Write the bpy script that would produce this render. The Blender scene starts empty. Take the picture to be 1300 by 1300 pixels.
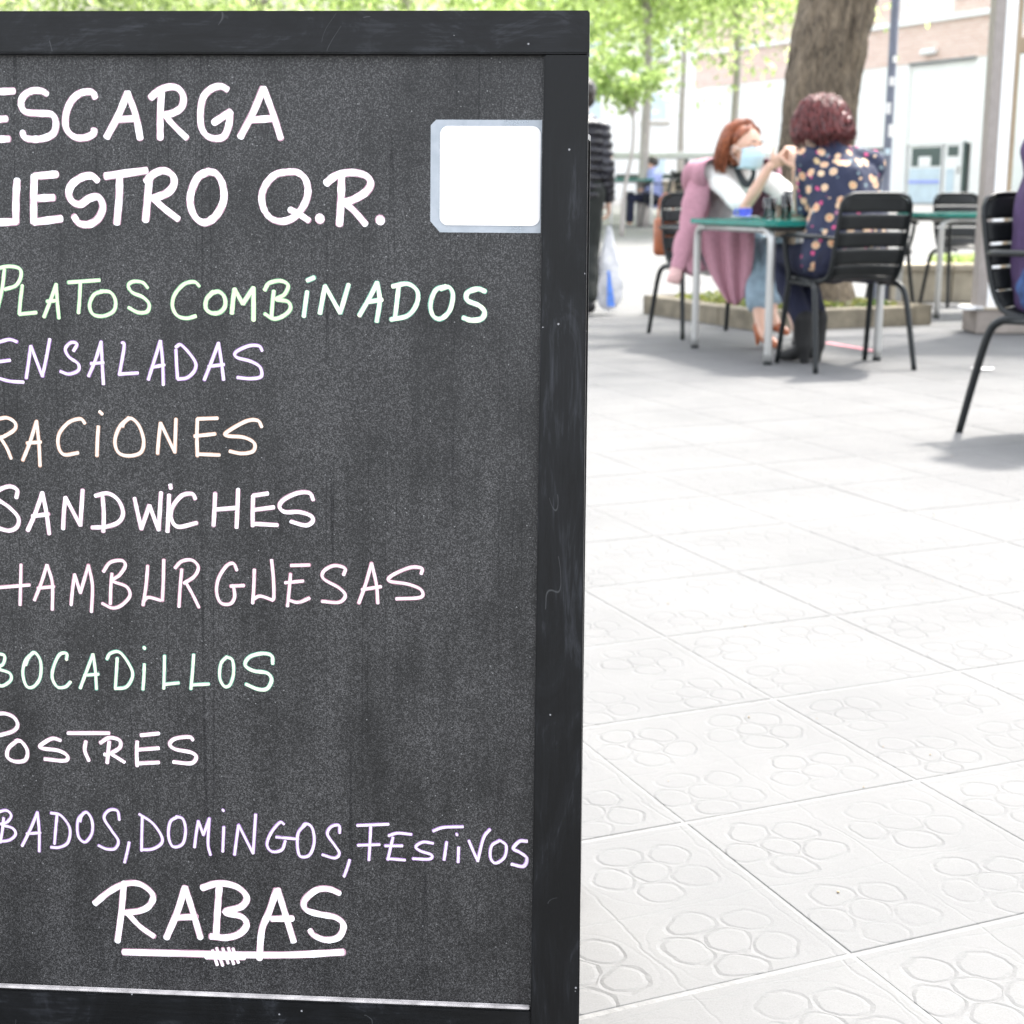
import bpy, bmesh, math, random
import numpy as np
from mathutils import Vector, Matrix, noise
random.seed(7); rng = np.random.default_rng(7)
R = math.radians
scn = bpy.context.scene
COL = scn.collection
# ------------------------------------------------------------------ camera, sky, sun, exposure
FPX = 1870.0; PITCH = math.atan(404 / FPX); CH = .87
cam_d = bpy.data.cameras.new('camera'); cam = bpy.data.objects.new('camera', cam_d); COL.objects.link(cam)
cam.location = (0, 0, CH); cam.rotation_euler = (math.pi / 2 - PITCH, 0, 0)
cam_d.sensor_width = 36; cam_d.sensor_fit = 'HORIZONTAL'; cam_d.lens = 36 * FPX / 1300
cam_d.clip_start = .05; cam_d.clip_end = 1500
cam_d.dof.use_dof = True; cam_d.dof.focus_distance = 1.46; cam_d.dof.aperture_fstop = 10.0
scn.camera = cam
SUN_EL, SUN_AZ = 60.0, -40.0      # azimuth: degrees left of the view direction (sun is behind the subjects)
w = bpy.data.worlds.new('World'); scn.world = w; w.use_nodes = True
nt = w.node_tree; bg = nt.nodes['Background']
sky = nt.nodes.new('ShaderNodeTexSky'); sky.sky_type = 'NISHITA'; sky.sun_disc = False
sky.sun_elevation = R(SUN_EL); sky.sun_rotation = R(-SUN_AZ); sky.dust_density = 2.5; sky.air_density = 1.0; sky.ozone_density = .6
hs = nt.nodes.new('ShaderNodeHueSaturation'); hs.inputs['Saturation'].default_value = .26      # thin white haze veils the blue
nt.links.new(sky.outputs[0], hs.inputs['Color']); nt.links.new(hs.outputs[0], bg.inputs[0]); bg.inputs[1].default_value = .15
sl = bpy.data.lights.new('sun', 'SUN'); sl.energy = 2.0; sl.angle = R(3.2); sl.color = (1, .95, .88)
so = bpy.data.objects.new('sun', sl); COL.objects.link(so)
sd = Vector((-math.sin(R(SUN_AZ)) * math.cos(R(SUN_EL)), math.cos(R(SUN_AZ)) * math.cos(R(SUN_EL)), math.sin(R(SUN_EL))))
so.rotation_euler = sd.to_track_quat('Z', 'Y').to_euler()
vs = scn.view_settings; vs.view_transform = 'Standard'; vs.look = 'None'; vs.gamma = 1; vs.use_curve_mapping = False
vs.exposure = 2.5

# ------------------------------------------------------------------ helpers
_f = Vector((0, math.cos(PITCH), -math.sin(PITCH))); _u = Vector((0, math.sin(PITCH), math.cos(PITCH))); _r = Vector((1, 0, 0))
EYE = Vector((0, 0, CH))
def ray(x, y): return _f + _r * ((x - 650) / FPX) - _u * ((y - 650) / FPX)
def at_ground(x, y, z=0.0):
    v = ray(x, y); t = (z - CH) / v.z; return EYE + v * t
def at_depth(x, y, Y):
    v = ray(x, y); return EYE + v * (Y / v.y)
def on_plane(x, y, P, n):
    v = ray(x, y); return EYE + v * ((P - EYE).dot(n) / v.dot(n))

def nn(nt, typ, **kw):
    n = nt.nodes.new(typ)
    for k, v in kw.items():
        if k in n.inputs.keys() if hasattr(n.inputs, 'keys') else False: n.inputs[k].default_value = v
        else: setattr(n, k, v)
    return n
def math_n(nt, op, a, b=None, c=None, clamp=False):
    n = nt.nodes.new('ShaderNodeMath'); n.operation = op; n.use_clamp = clamp
    for i, x in enumerate((a, b, c)):
        if x is None: continue
        if isinstance(x, (int, float)): n.inputs[i].default_value = x
        else: nt.links.new(x, n.inputs[i])
    return n.outputs[0]
def ramp(nt, fac, stops):
    n = nt.nodes.new('ShaderNodeValToRGB'); nt.links.new(fac, n.inputs[0])
    e = n.color_ramp.elements
    while len(e) < len(stops): e.new(.5)
    for i, (p, c) in enumerate(stops):
        e[i].position = p; e[i].color = (c[0], c[1], c[2], 1)
    return n.outputs[0]
def noise_n(nt, vec, scale, detail=4, rough=.55, dist=0):
    n = nt.nodes.new('ShaderNodeTexNoise'); n.inputs['Scale'].default_value = scale; n.inputs['Detail'].default_value = detail
    n.inputs['Roughness'].default_value = rough; n.inputs['Distortion'].default_value = dist
    nt.links.new(vec, n.inputs['Vector']); return n.outputs['Fac']
def coords(nt, kind='Object', scale=(1, 1, 1)):
    t = nt.nodes.new('ShaderNodeTexCoord'); m = nt.nodes.new('ShaderNodeMapping'); m.inputs['Scale'].default_value = scale
    nt.links.new(t.outputs[kind], m.inputs['Vector']); return m.outputs[0]
def new_mat(name):
    m = bpy.data.materials.new(name); m.use_nodes = True; return m, m.node_tree, m.node_tree.nodes['Principled BSDF']
def bump(nt, p, h, strength=.5, dist=.01, prev=None):
    b = nt.nodes.new('ShaderNodeBump'); b.inputs['Strength'].default_value = strength; b.inputs['Distance'].default_value = dist
    nt.links.new(h, b.inputs['Height'])
    if prev: nt.links.new(prev, b.inputs['Normal'])
    nt.links.new(b.outputs[0], p.inputs['Normal']); return b.outputs[0]
def mat(name, c, rough=.6, var=.15, scale=8, metal=0, bmp=0, bscale=None, aniso=(1, 1, 1), spec=.5, bdist=.01, c2=None):
    m, nt, p = new_mat(name)
    v = coords(nt, 'Object', aniso); f = noise_n(nt, v, scale)
    lo = tuple(x * (1 - var) for x in c); hi = tuple(min(1, x * (1 + var)) for x in (c2 or c))
    nt.links.new(ramp(nt, f, [(.3, lo), (.7, hi)]), p.inputs['Base Color'])
    p.inputs['Roughness'].default_value = rough; p.inputs['Metallic'].default_value = metal; p.inputs['Specular IOR Level'].default_value = spec
    if bmp: bump(nt, p, noise_n(nt, v, bscale or scale * 4), bmp, bdist)
    return m

def tag(o, label=None, cat=None, group=None, kind=None):
    if label: o['label'] = label
    if cat: o['category'] = cat
    if group: o['group'] = group
    if kind: o['kind'] = kind
    return o
def empty(name, loc, rz=0, **k):
    o = bpy.data.objects.new(name, None); COL.objects.link(o); o.location = loc; o.rotation_euler = (0, 0, rz); o.empty_display_size = .1
    tag(o, **k); return o
def link(name, me, m=None, parent=None, world=False):
    o = bpy.data.objects.new(name, me); COL.objects.link(o)
    if m and not me.materials: me.materials.append(m)
    if parent:
        o.parent = parent
        if world:
            o.matrix_parent_inverse = parent_mat(parent).inverted()
    return o
def parent_mat(p):
    return Matrix.LocRotScale(p.location, p.rotation_euler, None) if p.rotation_mode != 'QUATERNION' else Matrix.LocRotScale(p.location, p.rotation_quaternion, None)
def fin(name, bm, m, parent=None, smooth=False, world=False):
    me = bpy.data.meshes.new(name); bm.normal_update(); bm.to_mesh(me); bm.free()
    if smooth:
        me.polygons.foreach_set('use_smooth', [True] * len(me.polygons))
        if smooth == 'auto': me.set_sharp_from_angle(angle=R(35))
    return link(name, me, m, parent, world)
def box(bm, c, s, bev=0, M=None, taper=None):
    r = bmesh.ops.create_cube(bm, size=1); vs = r['verts']
    for v in vs:
        t = 1
        if taper and v.co.z > 0: t = taper
        v.co = Vector((v.co.x * s[0] * t, v.co.y * s[1] * t, v.co.z * s[2])) + Vector(c)
        if M: v.co = M @ v.co
    if bev:
        es = list({e for v in vs for e in v.link_edges})
        bmesh.ops.bevel(bm, geom=es, offset=bev, segments=1 if bev < .004 else 2, affect='EDGES', profile=.5)
    return bm
def bx(name, c, s, m, parent=None, bev=0, smooth=False, world=False):
    return fin(name, box(bmesh.new(), c, s, bev), m, parent, smooth, world)
def catmull(P, n=6):
    P = [Vector(p) for p in P]
    if len(P) < 3: return P
    Q = [P[0] * 2 - P[1]] + P + [P[-1] * 2 - P[-2]]; out = []
    for i in range(1, len(Q) - 2):
        a, b, c, d = Q[i - 1:i + 3]
        for k in range(n):
            t = k / n
            out.append(.5 * ((2 * b) + (c - a) * t + (2 * a - 5 * b + 4 * c - d) * t * t + (3 * b - a - 3 * c + d) * t ** 3))
    out.append(P[-1]); return out
def tube(bm, P, rad, seg=8, flat=1.0, up=None, cap=True):
    P = [Vector(p) for p in P]; n = len(P)
    if isinstance(rad, (int, float)): rad = [rad] * n
    elif len(rad) != n: rad = list(np.interp(np.linspace(0, 1, n), np.linspace(0, 1, len(rad)), rad))
    t0 = (P[1] - P[0]).normalized()
    u = Vector(up) if up else (Vector((0, 0, 1)) if abs(t0.z) < .9 else Vector((1, 0, 0)))
    rings = []
    for i in range(n):
        t = ((P[min(i + 1, n - 1)] - P[max(i - 1, 0)])).normalized()
        u = (u - t * u.dot(t)); u = u.normalized() if u.length > 1e-6 else t.orthogonal().normalized()
        s = t.cross(u)
        rings.append([bm.verts.new(P[i] + (s * math.cos(a) + u * math.sin(a) * flat) * rad[i]) for a in [2 * math.pi * k / seg for k in range(seg)]])
    for i in range(n - 1):
        for k in range(seg):
            bm.faces.new((rings[i][k], rings[i][(k + 1) % seg], rings[i + 1][(k + 1) % seg], rings[i + 1][k]))
    if cap: bm.faces.new(rings[0][::-1]); bm.faces.new(rings[-1])
    return bm
def lathe(bm, prof, seg=20, c=(0, 0, 0), M=None):
    rings = []
    for r, z in prof:
        rings.append([bm.verts.new(Vector((c[0] + r * math.cos(a), c[1] + r * math.sin(a), c[2] + z))) for a in [2 * math.pi * k / seg for k in range(seg)]])
    for i in range(len(rings) - 1):
        for k in range(seg):
            bm.faces.new((rings[i][k], rings[i][(k + 1) % seg], rings[i + 1][(k + 1) % seg], rings[i + 1][k]))
    if prof[0][0] > 1e-4: bm.faces.new(rings[0][::-1])
    if prof[-1][0] > 1e-4: bm.faces.new(rings[-1])
    return bm
def ball(bm, c, r, M=None, sub=3):
    q = bmesh.ops.create_icosphere(bm, subdivisions=sub, radius=1)['verts']
    if isinstance(r, (int, float)): r = (r, r, r)
    for v in q:
        p = Vector((v.co.x * r[0], v.co.y * r[1], v.co.z * r[2]))
        if M: p = M @ p
        v.co = p + Vector(c)
def limb(bm, pts, rad, seg=14):
    """a rounded tapered chain: tube plus balls at its joints, fused later by the voxel remesh"""
    pts = [Vector(p) for p in pts]
    tube(bm, pts, rad, seg)
    for p, r in zip(pts, rad): ball(bm, p, r * 1.0, sub=2)
def fuse(name, bm, m, parent, vox=.007, smooth=6, fac=.5, disp=None):
    """one continuous surface out of overlapping closed shapes"""
    me = bpy.data.meshes.new(name); bm.to_mesh(me); bm.free()
    t = bpy.data.objects.new('tmp', me); COL.objects.link(t)
    r = t.modifiers.new('r', 'REMESH'); r.mode = 'VOXEL'; r.voxel_size = vox; r.use_smooth_shade = True
    s = t.modifiers.new('s', 'SMOOTH'); s.factor = fac; s.iterations = smooth
    dg = bpy.context.evaluated_depsgraph_get(); dg.update()
    me2 = bpy.data.meshes.new_from_object(t.evaluated_get(dg)); me2.name = name
    bpy.data.objects.remove(t); bpy.data.meshes.remove(me)
    if disp:
        nv = len(me2.vertices); co = np.empty(nv * 3, np.float32); no = np.empty(nv * 3, np.float32)
        me2.vertices.foreach_get('co', co); me2.vertices.foreach_get('normal', no)
        co = co.reshape(-1, 3); no = no.reshape(-1, 3)
        d = np.array([disp(c) for c in co], np.float32)
        me2.vertices.foreach_set('co', (co + no * d[:, None]).ravel())
    me2.materials.clear(); me2.polygons.foreach_set('use_smooth', [True] * len(me2.polygons))
    return link(name, me2, m, parent, world=True)
def rotm(f, up=(0, 0, 1)):
    """matrix whose Y looks along f"""
    y = Vector(f).normalized(); x = y.cross(Vector(up)).normalized(); z = x.cross(y)
    return Matrix((x, y, z)).transposed()
def copy_tree(o, parent=None):
    c = o.copy(); COL.objects.link(c)
    if parent: c.parent = parent; c.matrix_parent_inverse = o.matrix_parent_inverse.copy()
    for ch in list(KIDS.get(o.name, [])): copy_tree(ch, c)
    KIDS[c.name] = [x for x in COL.objects if x.parent == c]
    return c
KIDS = {}
def register(root):
    for ch in [x for x in COL.objects if x.parent == root]:
        KIDS.setdefault(root.name, []).append(ch); register(ch)

# ------------------------------------------------------------------ materials
def tile_mat():
    m, nt, p = new_mat('embossed_concrete')
    g = nt.nodes.new('ShaderNodeNewGeometry'); mp = nt.nodes.new('ShaderNodeMapping'); mp.vector_type = 'TEXTURE'
    mp.inputs['Location'].default_value = (G0.x, G0.y, 0); mp.inputs['Rotation'].default_value = (0, 0, GA)
    nt.links.new(g.outputs['Position'], mp.inputs['Vector'])
    # slightly worn, uneven relief: distort the coordinates
    nz = nt.nodes.new('ShaderNodeTexNoise'); nz.inputs['Scale'].default_value = 14; nz.inputs['Detail'].default_value = 4
    nt.links.new(mp.outputs[0], nz.inputs['Vector'])
    ms = nt.nodes.new('ShaderNodeVectorMath'); ms.operation = 'MULTIPLY_ADD'
    nt.links.new(nz.outputs['Color'], ms.inputs[0]); ms.inputs[1].default_value = (.034, .034, 0); nt.links.new(mp.outputs[0], ms.inputs[2])
    s = nt.nodes.new('ShaderNodeSeparateXYZ'); nt.links.new(ms.outputs[0], s.inputs[0])
    cx = math_n(nt, 'SUBTRACT', math_n(nt, 'FRACT', math_n(nt, 'MULTIPLY', s.outputs[0], 5.0)), .5)
    cy = math_n(nt, 'SUBTRACT', math_n(nt, 'FRACT', math_n(nt, 'MULTIPLY', s.outputs[1], 5.0)), .5)
    r = math_n(nt, 'SQRT', math_n(nt, 'ADD', math_n(nt, 'MULTIPLY', cx, cx), math_n(nt, 'MULTIPLY', cy, cy)))
    a = math_n(nt, 'ARCTAN2', cy, cx)
    k = math_n(nt, 'SUBTRACT', math_n(nt, 'FRACT', math_n(nt, 'MULTIPLY', math_n(nt, 'ADD', a, 10.0), 5 / (2 * math.pi))), .5)
    k = math_n(nt, 'MULTIPLY', k, 2 * math.pi / 5)
    px = math_n(nt, 'SUBTRACT', math_n(nt, 'MULTIPLY', r, math_n(nt, 'COSINE', k)), .285)
    py = math_n(nt, 'MULTIPLY', math_n(nt, 'MULTIPLY', r, math_n(nt, 'SINE', k)), .88)
    pd = math_n(nt, 'SQRT', math_n(nt, 'ADD', math_n(nt, 'MULTIPLY', px, px), math_n(nt, 'MULTIPLY', py, py)))
    def groove(d, at, wdt):
        return math_n(nt, 'SUBTRACT', 1, math_n(nt, 'DIVIDE', math_n(nt, 'ABSOLUTE', math_n(nt, 'SUBTRACT', d, at)), wdt), clamp=True)
    g1 = groove(r, .135, .022); g2 = groove(pd, .134, .022)
    ex = math_n(nt, 'SUBTRACT', .5, math_n(nt, 'ABSOLUTE', cx)); ey = math_n(nt, 'SUBTRACT', .5, math_n(nt, 'ABSOLUTE', cy))
    g3 = groove(ex, 0.0, .016); g4 = groove(ey, 0.0, .016)
    g5 = groove(r, .47, .018)
    gm = math_n(nt, 'MAXIMUM', math_n(nt, 'MAXIMUM', math_n(nt, 'MAXIMUM', g1, math_n(nt, 'MULTIPLY', g5, .15)), g2), math_n(nt, 'MAXIMUM', math_n(nt, 'MULTIPLY', g3, .45), math_n(nt, 'MULTIPLY', g4, .3)))
    patch = noise_n(nt, mp.outputs[0], 4.0, 5, .65)       # worn almost smooth in places
    gm = math_n(nt, 'MULTIPLY', gm, math_n(nt, 'MULTIPLY', math_n(nt, 'SUBTRACT', patch, .33), 4.2, clamp=True))
    fine = noise_n(nt, mp.outputs[0], 420, 4, .7); mid = noise_n(nt, mp.outputs[0], 60, 3)
    h = math_n(nt, 'ADD', math_n(nt, 'SUBTRACT', math_n(nt, 'MULTIPLY', mid, .35), gm), math_n(nt, 'MULTIPLY', fine, .20))
    bump(nt, p, h, .60, .0035)
    big = noise_n(nt, mp.outputs[0], 2.2, 5, .6)
    base = ramp(nt, big, [(.3, (.094, .0944, .0948)), (.7, (.118, .118, .1173))])
    mx = nt.nodes.new('ShaderNodeMix'); mx.data_type = 'RGBA'; mx.blend_type = 'MULTIPLY'
    nt.links.new(base, mx.inputs[6]); nt.links.new(ramp(nt, fine, [(.34, (.86, .86, .86)), (.6, (1, 1, 1))]), mx.inputs[7]); mx.inputs[0].default_value = 1
    m2 = nt.nodes.new('ShaderNodeMix'); m2.data_type = 'RGBA'; nt.links.new(mx.outputs[2], m2.inputs[6]); m2.inputs[7].default_value = (.07, .07, .07, 1)
    pt2 = math_n(nt, 'MULTIPLY', math_n(nt, 'SUBTRACT', noise_n(nt, mp.outputs[0], 19, 4), .48), 4, clamp=True)
    nt.links.new(math_n(nt, 'MULTIPLY', math_n(nt, 'MULTIPLY', gm, pt2), .30), m2.inputs[0])
    oi = nt.nodes.new('ShaderNodeObjectInfo')
    nt.links.new(m2.outputs[2], p.inputs['Base Color']); p.inputs['Roughness'].default_value = .85
    return m
def board_mat():
    m, nt, p = new_mat('chalkboard_laminate')
    v = coords(nt); sc = coords(nt, 'Object', (1, 1, .06)); sc2 = coords(nt, 'Object', (1, 1, .25))
    grain = noise_n(nt, v, 800, 2, .6); mott = noise_n(nt, v, 9, 5, .6); streak = noise_n(nt, sc, 38, 3, .6)
    wipe = noise_n(nt, sc2, 16, 5, .65, .6); grain2 = noise_n(nt, v, 260, 2, .6)
    base = ramp(nt, grain, [(.33, (.0045, .0045, .0048)), (.50, (.0175, .0172, .0178)), (.70, (.076, .075, .077))])
    f = math_n(nt, 'ADD', math_n(nt, 'MULTIPLY', mott, .9), math_n(nt, 'MULTIPLY', streak, .55))
    f = math_n(nt, 'ADD', f, math_n(nt, 'MULTIPLY', wipe, .5)); f = math_n(nt, 'ADD', f, math_n(nt, 'MULTIPLY', grain2, .35))
    k = ramp(nt, math_n(nt, 'SUBTRACT', f, .55), [(.34, (.36, .36, .36)), (.70, (1.35, 1.34, 1.32))])
    mx = nt.nodes.new('ShaderNodeMix'); mx.data_type = 'RGBA'; mx.blend_type = 'MULTIPLY'; mx.inputs[0].default_value = 1
    nt.links.new(base, mx.inputs[6]); nt.links.new(k, mx.inputs[7])
    # narrow dark water runs and pale chalk dust
    run = nt.nodes.new('ShaderNodeTexNoise'); run.inputs['Scale'].default_value = 44; run.inputs['Detail'].default_value = 1
    nt.links.new(coords(nt, 'Object', (1, 1, .010)), run.inputs['Vector'])
    rl = math_n(nt, 'SUBTRACT', 1, math_n(nt, 'MULTIPLY', math_n(nt, 'ABSOLUTE', math_n(nt, 'SUBTRACT', run.outputs['Fac'], .57)), 110), clamp=True)
    rl = math_n(nt, 'MULTIPLY', rl, math_n(nt, 'MULTIPLY', math_n(nt, 'SUBTRACT', noise_n(nt, v, 4, 2), .36), 6, clamp=True))
    m2 = nt.nodes.new('ShaderNodeMix'); m2.data_type = 'RGBA'; nt.links.new(mx.outputs[2], m2.inputs[6]); m2.inputs[7].default_value = (.007, .007, .008, 1)
    nt.links.new(math_n(nt, 'MULTIPLY', rl, .55), m2.inputs[0])
    SPL = math_n(nt, 'SUBTRACT', .36, math_n(nt, 'MULTIPLY', rl, .14))
    vo = nt.nodes.new('ShaderNodeTexVoronoi'); vo.inputs['Scale'].default_value = 130; nt.links.new(v, vo.inputs['Vector'])
    sp = math_n(nt, 'LESS_THAN', vo.outputs['Distance'], .085)
    sp = math_n(nt, 'MULTIPLY', sp, math_n(nt, 'GREATER_THAN', noise_n(nt, v, 30, 2), .56))
    m3 = nt.nodes.new('ShaderNodeMix'); m3.data_type = 'RGBA'; nt.links.new(m2.outputs[2], m3.inputs[6]); m3.inputs[7].default_value = (.28, .28, .28, 1)
    nt.links.new(math_n(nt, 'MULTIPLY', sp, .6), m3.inputs[0])
    nt.links.new(m3.outputs[2], p.inputs['Base Color'])
    p.inputs['Roughness'].default_value = .42; nt.links.new(SPL, p.inputs['Specular IOR Level'])
    bump(nt, p, grain, .45, .0006)
    return m
def frame_mat(name='black_painted_wood', an=(1, 1, .25), an2=(1, 1, .08)):
    m, nt, p = new_mat(name)
    v = coords(nt); a = coords(nt, 'Object', an)
    wipe = noise_n(nt, a, 22, 6, .7, 1.2); fine = noise_n(nt, coords(nt, 'Object', an2), 300, 3, .6); sp = noise_n(nt, v, 260, 2, .5)
    c = ramp(nt, math_n(nt, 'ADD', math_n(nt, 'MULTIPLY', wipe, .8), math_n(nt, 'MULTIPLY', fine, .2)), [(.44, (.002, .0022, .0026)), (.54, (.0045, .005, .006)), (.66, (.026, .028, .033))])
    vo = nt.nodes.new('ShaderNodeTexVoronoi'); vo.inputs['Scale'].default_value = 75; nt.links.new(v, vo.inputs['Vector'])
    s = math_n(nt, 'MULTIPLY', math_n(nt, 'LESS_THAN', vo.outputs['Distance'], .075), math_n(nt, 'GREATER_THAN', noise_n(nt, v, 22, 2), .58))
    mx = nt.nodes.new('ShaderNodeMix'); mx.data_type = 'RGBA'; nt.links.new(c, mx.inputs[6]); mx.inputs[7].default_value = (.35, .35, .36, 1)
    nt.links.new(math_n(nt, 'MULTIPLY', s, .7), mx.inputs[0])
    # hairline scratches
    sc = nt.nodes.new('ShaderNodeTexNoise'); sc.inputs['Scale'].default_value = 14; sc.inputs['Detail'].default_value = 1; sc.inputs['Distortion'].default_value = 1.5
    nt.links.new(coords(nt, 'Object', (1, 1, .5)), sc.inputs['Vector'])
    l = math_n(nt, 'SUBTRACT', 1, math_n(nt, 'MULTIPLY', math_n(nt, 'ABSOLUTE', math_n(nt, 'SUBTRACT', sc.outputs['Fac'], .6)), 220), clamp=True)
    m4 = nt.nodes.new('ShaderNodeMix'); m4.data_type = 'RGBA'; nt.links.new(mx.outputs[2], m4.inputs[6]); m4.inputs[7].default_value = (.12, .125, .13, 1)
    nt.links.new(math_n(nt, 'MULTIPLY', math_n(nt, 'MULTIPLY', l, math_n(nt, 'GREATER_THAN', noise_n(nt, v, 17, 1), .60)), .35), m4.inputs[0])
    nt.links.new(m4.outputs[2], p.inputs['Base Color']); p.inputs['Roughness'].default_value = .42; p.inputs['Specular IOR Level'].default_value = .22
    bump(nt, p, math_n(nt, 'ADD', math_n(nt, 'MULTIPLY', sp, .3), fine), .25, .0008)
    return m
def leaf_mat(name, c, c2, tr=.5):
    m, nt, p = new_mat(name); out = nt.nodes['Material Output']
    g = nt.nodes.new('ShaderNodeNewGeometry')
    col = ramp(nt, g.outputs['Random Per Island'], [(0, c), (.6, c2), (1, tuple(x * 1.25 for x in c2))])
    nt.links.new(col, p.inputs['Base Color']); p.inputs['Roughness'].default_value = .55; p.inputs['Specular IOR Level'].default_value = .25
    t = nt.nodes.new('ShaderNodeBsdfTranslucent')
    tc = nt.nodes.new('ShaderNodeMix'); tc.data_type = 'RGBA'; tc.blend_type = 'MULTIPLY'; tc.inputs[0].default_value = 1
    nt.links.new(col, tc.inputs[6]); tc.inputs[7].default_value = (2.9, 2.6, 2.2, 1); nt.links.new(tc.outputs[2], t.inputs[0])
    mx = nt.nodes.new('ShaderNodeMixShader'); mx.inputs[0].default_value = tr
    nt.links.new(p.outputs[0], mx.inputs[1]); nt.links.new(t.outputs[0], mx.inputs[2]); nt.links.new(mx.outputs[0], out.inputs[0])
    return m
def bark_mat(name, dark, light, sc=(9, 9, 2.2)):
    m, nt, p = new_mat(name); v = coords(nt, 'Object', sc)
    a = noise_n(nt, v, 4.5, 8, .65, 1.2); b = noise_n(nt, coords(nt), 5, 3)
    nt.links.new(ramp(nt, math_n(nt, 'ADD', math_n(nt, 'MULTIPLY', a, .8), math_n(nt, 'MULTIPLY', b, .2)), [(.34, dark), (.66, light)]), p.inputs['Base Color'])
    p.inputs['Roughness'].default_value = .9; bump(nt, p, a, .9, .03); return m
def floral_mat():
    m, nt, p = new_mat('floral_print'); v = coords(nt)
    vo = nt.nodes.new('ShaderNodeTexVoronoi'); vo.inputs['Scale'].default_value = 18.0; vo.inputs['Randomness'].default_value = .75; nt.links.new(v, vo.inputs['Vector'])
    d = math_n(nt, 'ADD', vo.outputs['Distance'], math_n(nt, 'MULTIPLY', noise_n(nt, v, 60, 2), .12))
    sel = nt.nodes.new('ShaderNodeSeparateColor'); nt.links.new(vo.outputs['Color'], sel.inputs[0])
    petal = ramp(nt, d, [(.10, (.50, .17, .09)), (.24, (.58, .34, .20)), (.36, (.60, .45, .30))])
    pet2 = ramp(nt, sel.outputs[0], [(.0, (1, 1, 1)), (.8, (1, .9, .85)), (1.0, (.75, .75, .6))])
    pm = nt.nodes.new('ShaderNodeMix'); pm.data_type = 'RGBA'; pm.blend_type = 'MULTIPLY'; pm.inputs[0].default_value = 1
    nt.links.new(petal, pm.inputs[6]); nt.links.new(pet2, pm.inputs[7])
    m1 = nt.nodes.new('ShaderNodeMix'); m1.data_type = 'RGBA'; m1.inputs[6].default_value = (.012, .017, .045, 1)
    # small pink buds and grey green leaves between
    v2 = nt.nodes.new('ShaderNodeTexVoronoi'); v2.inputs['Scale'].default_value = 28; nt.links.new(v, v2.inputs['Vector'])
    s2 = nt.nodes.new('ShaderNodeSeparateColor'); nt.links.new(v2.outputs['Color'], s2.inputs[0])
    bud = math_n(nt, 'MULTIPLY', math_n(nt, 'LESS_THAN', v2.outputs['Distance'], .30), math_n(nt, 'GREATER_THAN', s2.outputs[1], .45))
    bc = ramp(nt, s2.outputs[0], [(.45, (.50, .06, .17)), (.55, (.16, .22, .24))])
    mb = nt.nodes.new('ShaderNodeMix'); mb.data_type = 'RGBA'; mb.inputs[6].default_value = (.012, .017, .045, 1); nt.links.new(bc, mb.inputs[7]); nt.links.new(bud, mb.inputs[0])
    nt.links.new(mb.outputs[2], m1.inputs[6]); nt.links.new(pm.outputs[2], m1.inputs[7])
    nt.links.new(math_n(nt, 'MULTIPLY', math_n(nt, 'LESS_THAN', d, .44), math_n(nt, 'GREATER_THAN', sel.outputs[1], .22)), m1.inputs[0])
    nt.links.new(m1.outputs[2], p.inputs['Base Color']); p.inputs['Roughness'].default_value = .8; return m
def glass_mat(name='window_glass', c=(.95, .97, .97), a=.15):
    m, nt, p = new_mat(name); out = nt.nodes['Material Output']
    gl = nt.nodes.new('ShaderNodeBsdfGlossy'); gl.inputs['Roughness'].default_value = .03
    tr = nt.nodes.new('ShaderNodeBsdfTransparent'); tr.inputs[0].default_value = (*c, 1)
    fr = nt.nodes.new('ShaderNodeFresnel'); fr.inputs[0].default_value = 1.5
    mx = nt.nodes.new('ShaderNodeMixShader'); nt.links.new(math_n(nt, 'ADD', fr.outputs[0], a * .2), mx.inputs[0])
    nt.links.new(tr.outputs[0], mx.inputs[1]); nt.links.new(gl.outputs[0], mx.inputs[2]); nt.links.new(mx.outputs[0], out.inputs[0]); return m
def brick_mat():
    m, nt, p = new_mat('facing_brick'); t = nt.nodes.new('ShaderNodeTexBrick'); v = coords(nt)
    rot = nt.nodes.new('ShaderNodeMapping'); rot.inputs['Rotation'].default_value = (R(90), 0, 0); nt.links.new(v, rot.inputs['Vector'])
    nt.links.new(rot.outputs[0], t.inputs['Vector']); t.inputs['Scale'].default_value = 1.0
    t.inputs['Brick Width'].default_value = .26; t.inputs['Row Height'].default_value = .09; t.inputs['Mortar Size'].default_value = .012
    t.inputs['Color1'].default_value = (.62, .42, .35, 1); t.inputs['Color2'].default_value = (.70, .52, .45, 1); t.inputs['Mortar'].default_value = (.68, .62, .58, 1)
    nt.links.new(t.outputs[0], p.inputs['Base Color']); p.inputs['Roughness'].default_value = .9; bump(nt, p, t.outputs[1], -.4, .01); return m

GA = R(22.5); G0 = at_ground(1081, 1212)
M_TILE = tile_mat(); M_BOARD = board_mat(); M_FRAME = frame_mat(); M_RAIL = frame_mat('black_painted_rail', (.45, 1, .6), (.08, 1, 1))
M_JOINT = mat('pale_joint_mortar', (.135, .135, .133), .95, .12, 30, bmp=.3)
M_FAR = mat('pale_paving', (.118, .1178, .1172), .9, .10, 1.5, bmp=.2)
M_SOIL = mat('planter_soil', (.14, .10, .06), .95, .4, 14, bmp=.8)
M_KERB = mat('weathered_kerb_stone', (.19, .165, .12), .9, .3, 9, bmp=.5)
M_STONE = mat('tan_stone', (.40, .35, .27), .9, .22, 7, bmp=.5)
M_BLACK = mat('black_powder_coat', (.007, .009, .010), .42, .2, 30, bmp=.1, spec=.3)
M_SLAT = mat('black_plastic_slat', (.007, .0085, .009), .45, .2, 20, bmp=.08, spec=.28)
M_GREYCH = mat('grey_plastic', (.16, .17, .18), .45, .15, 20)
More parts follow.
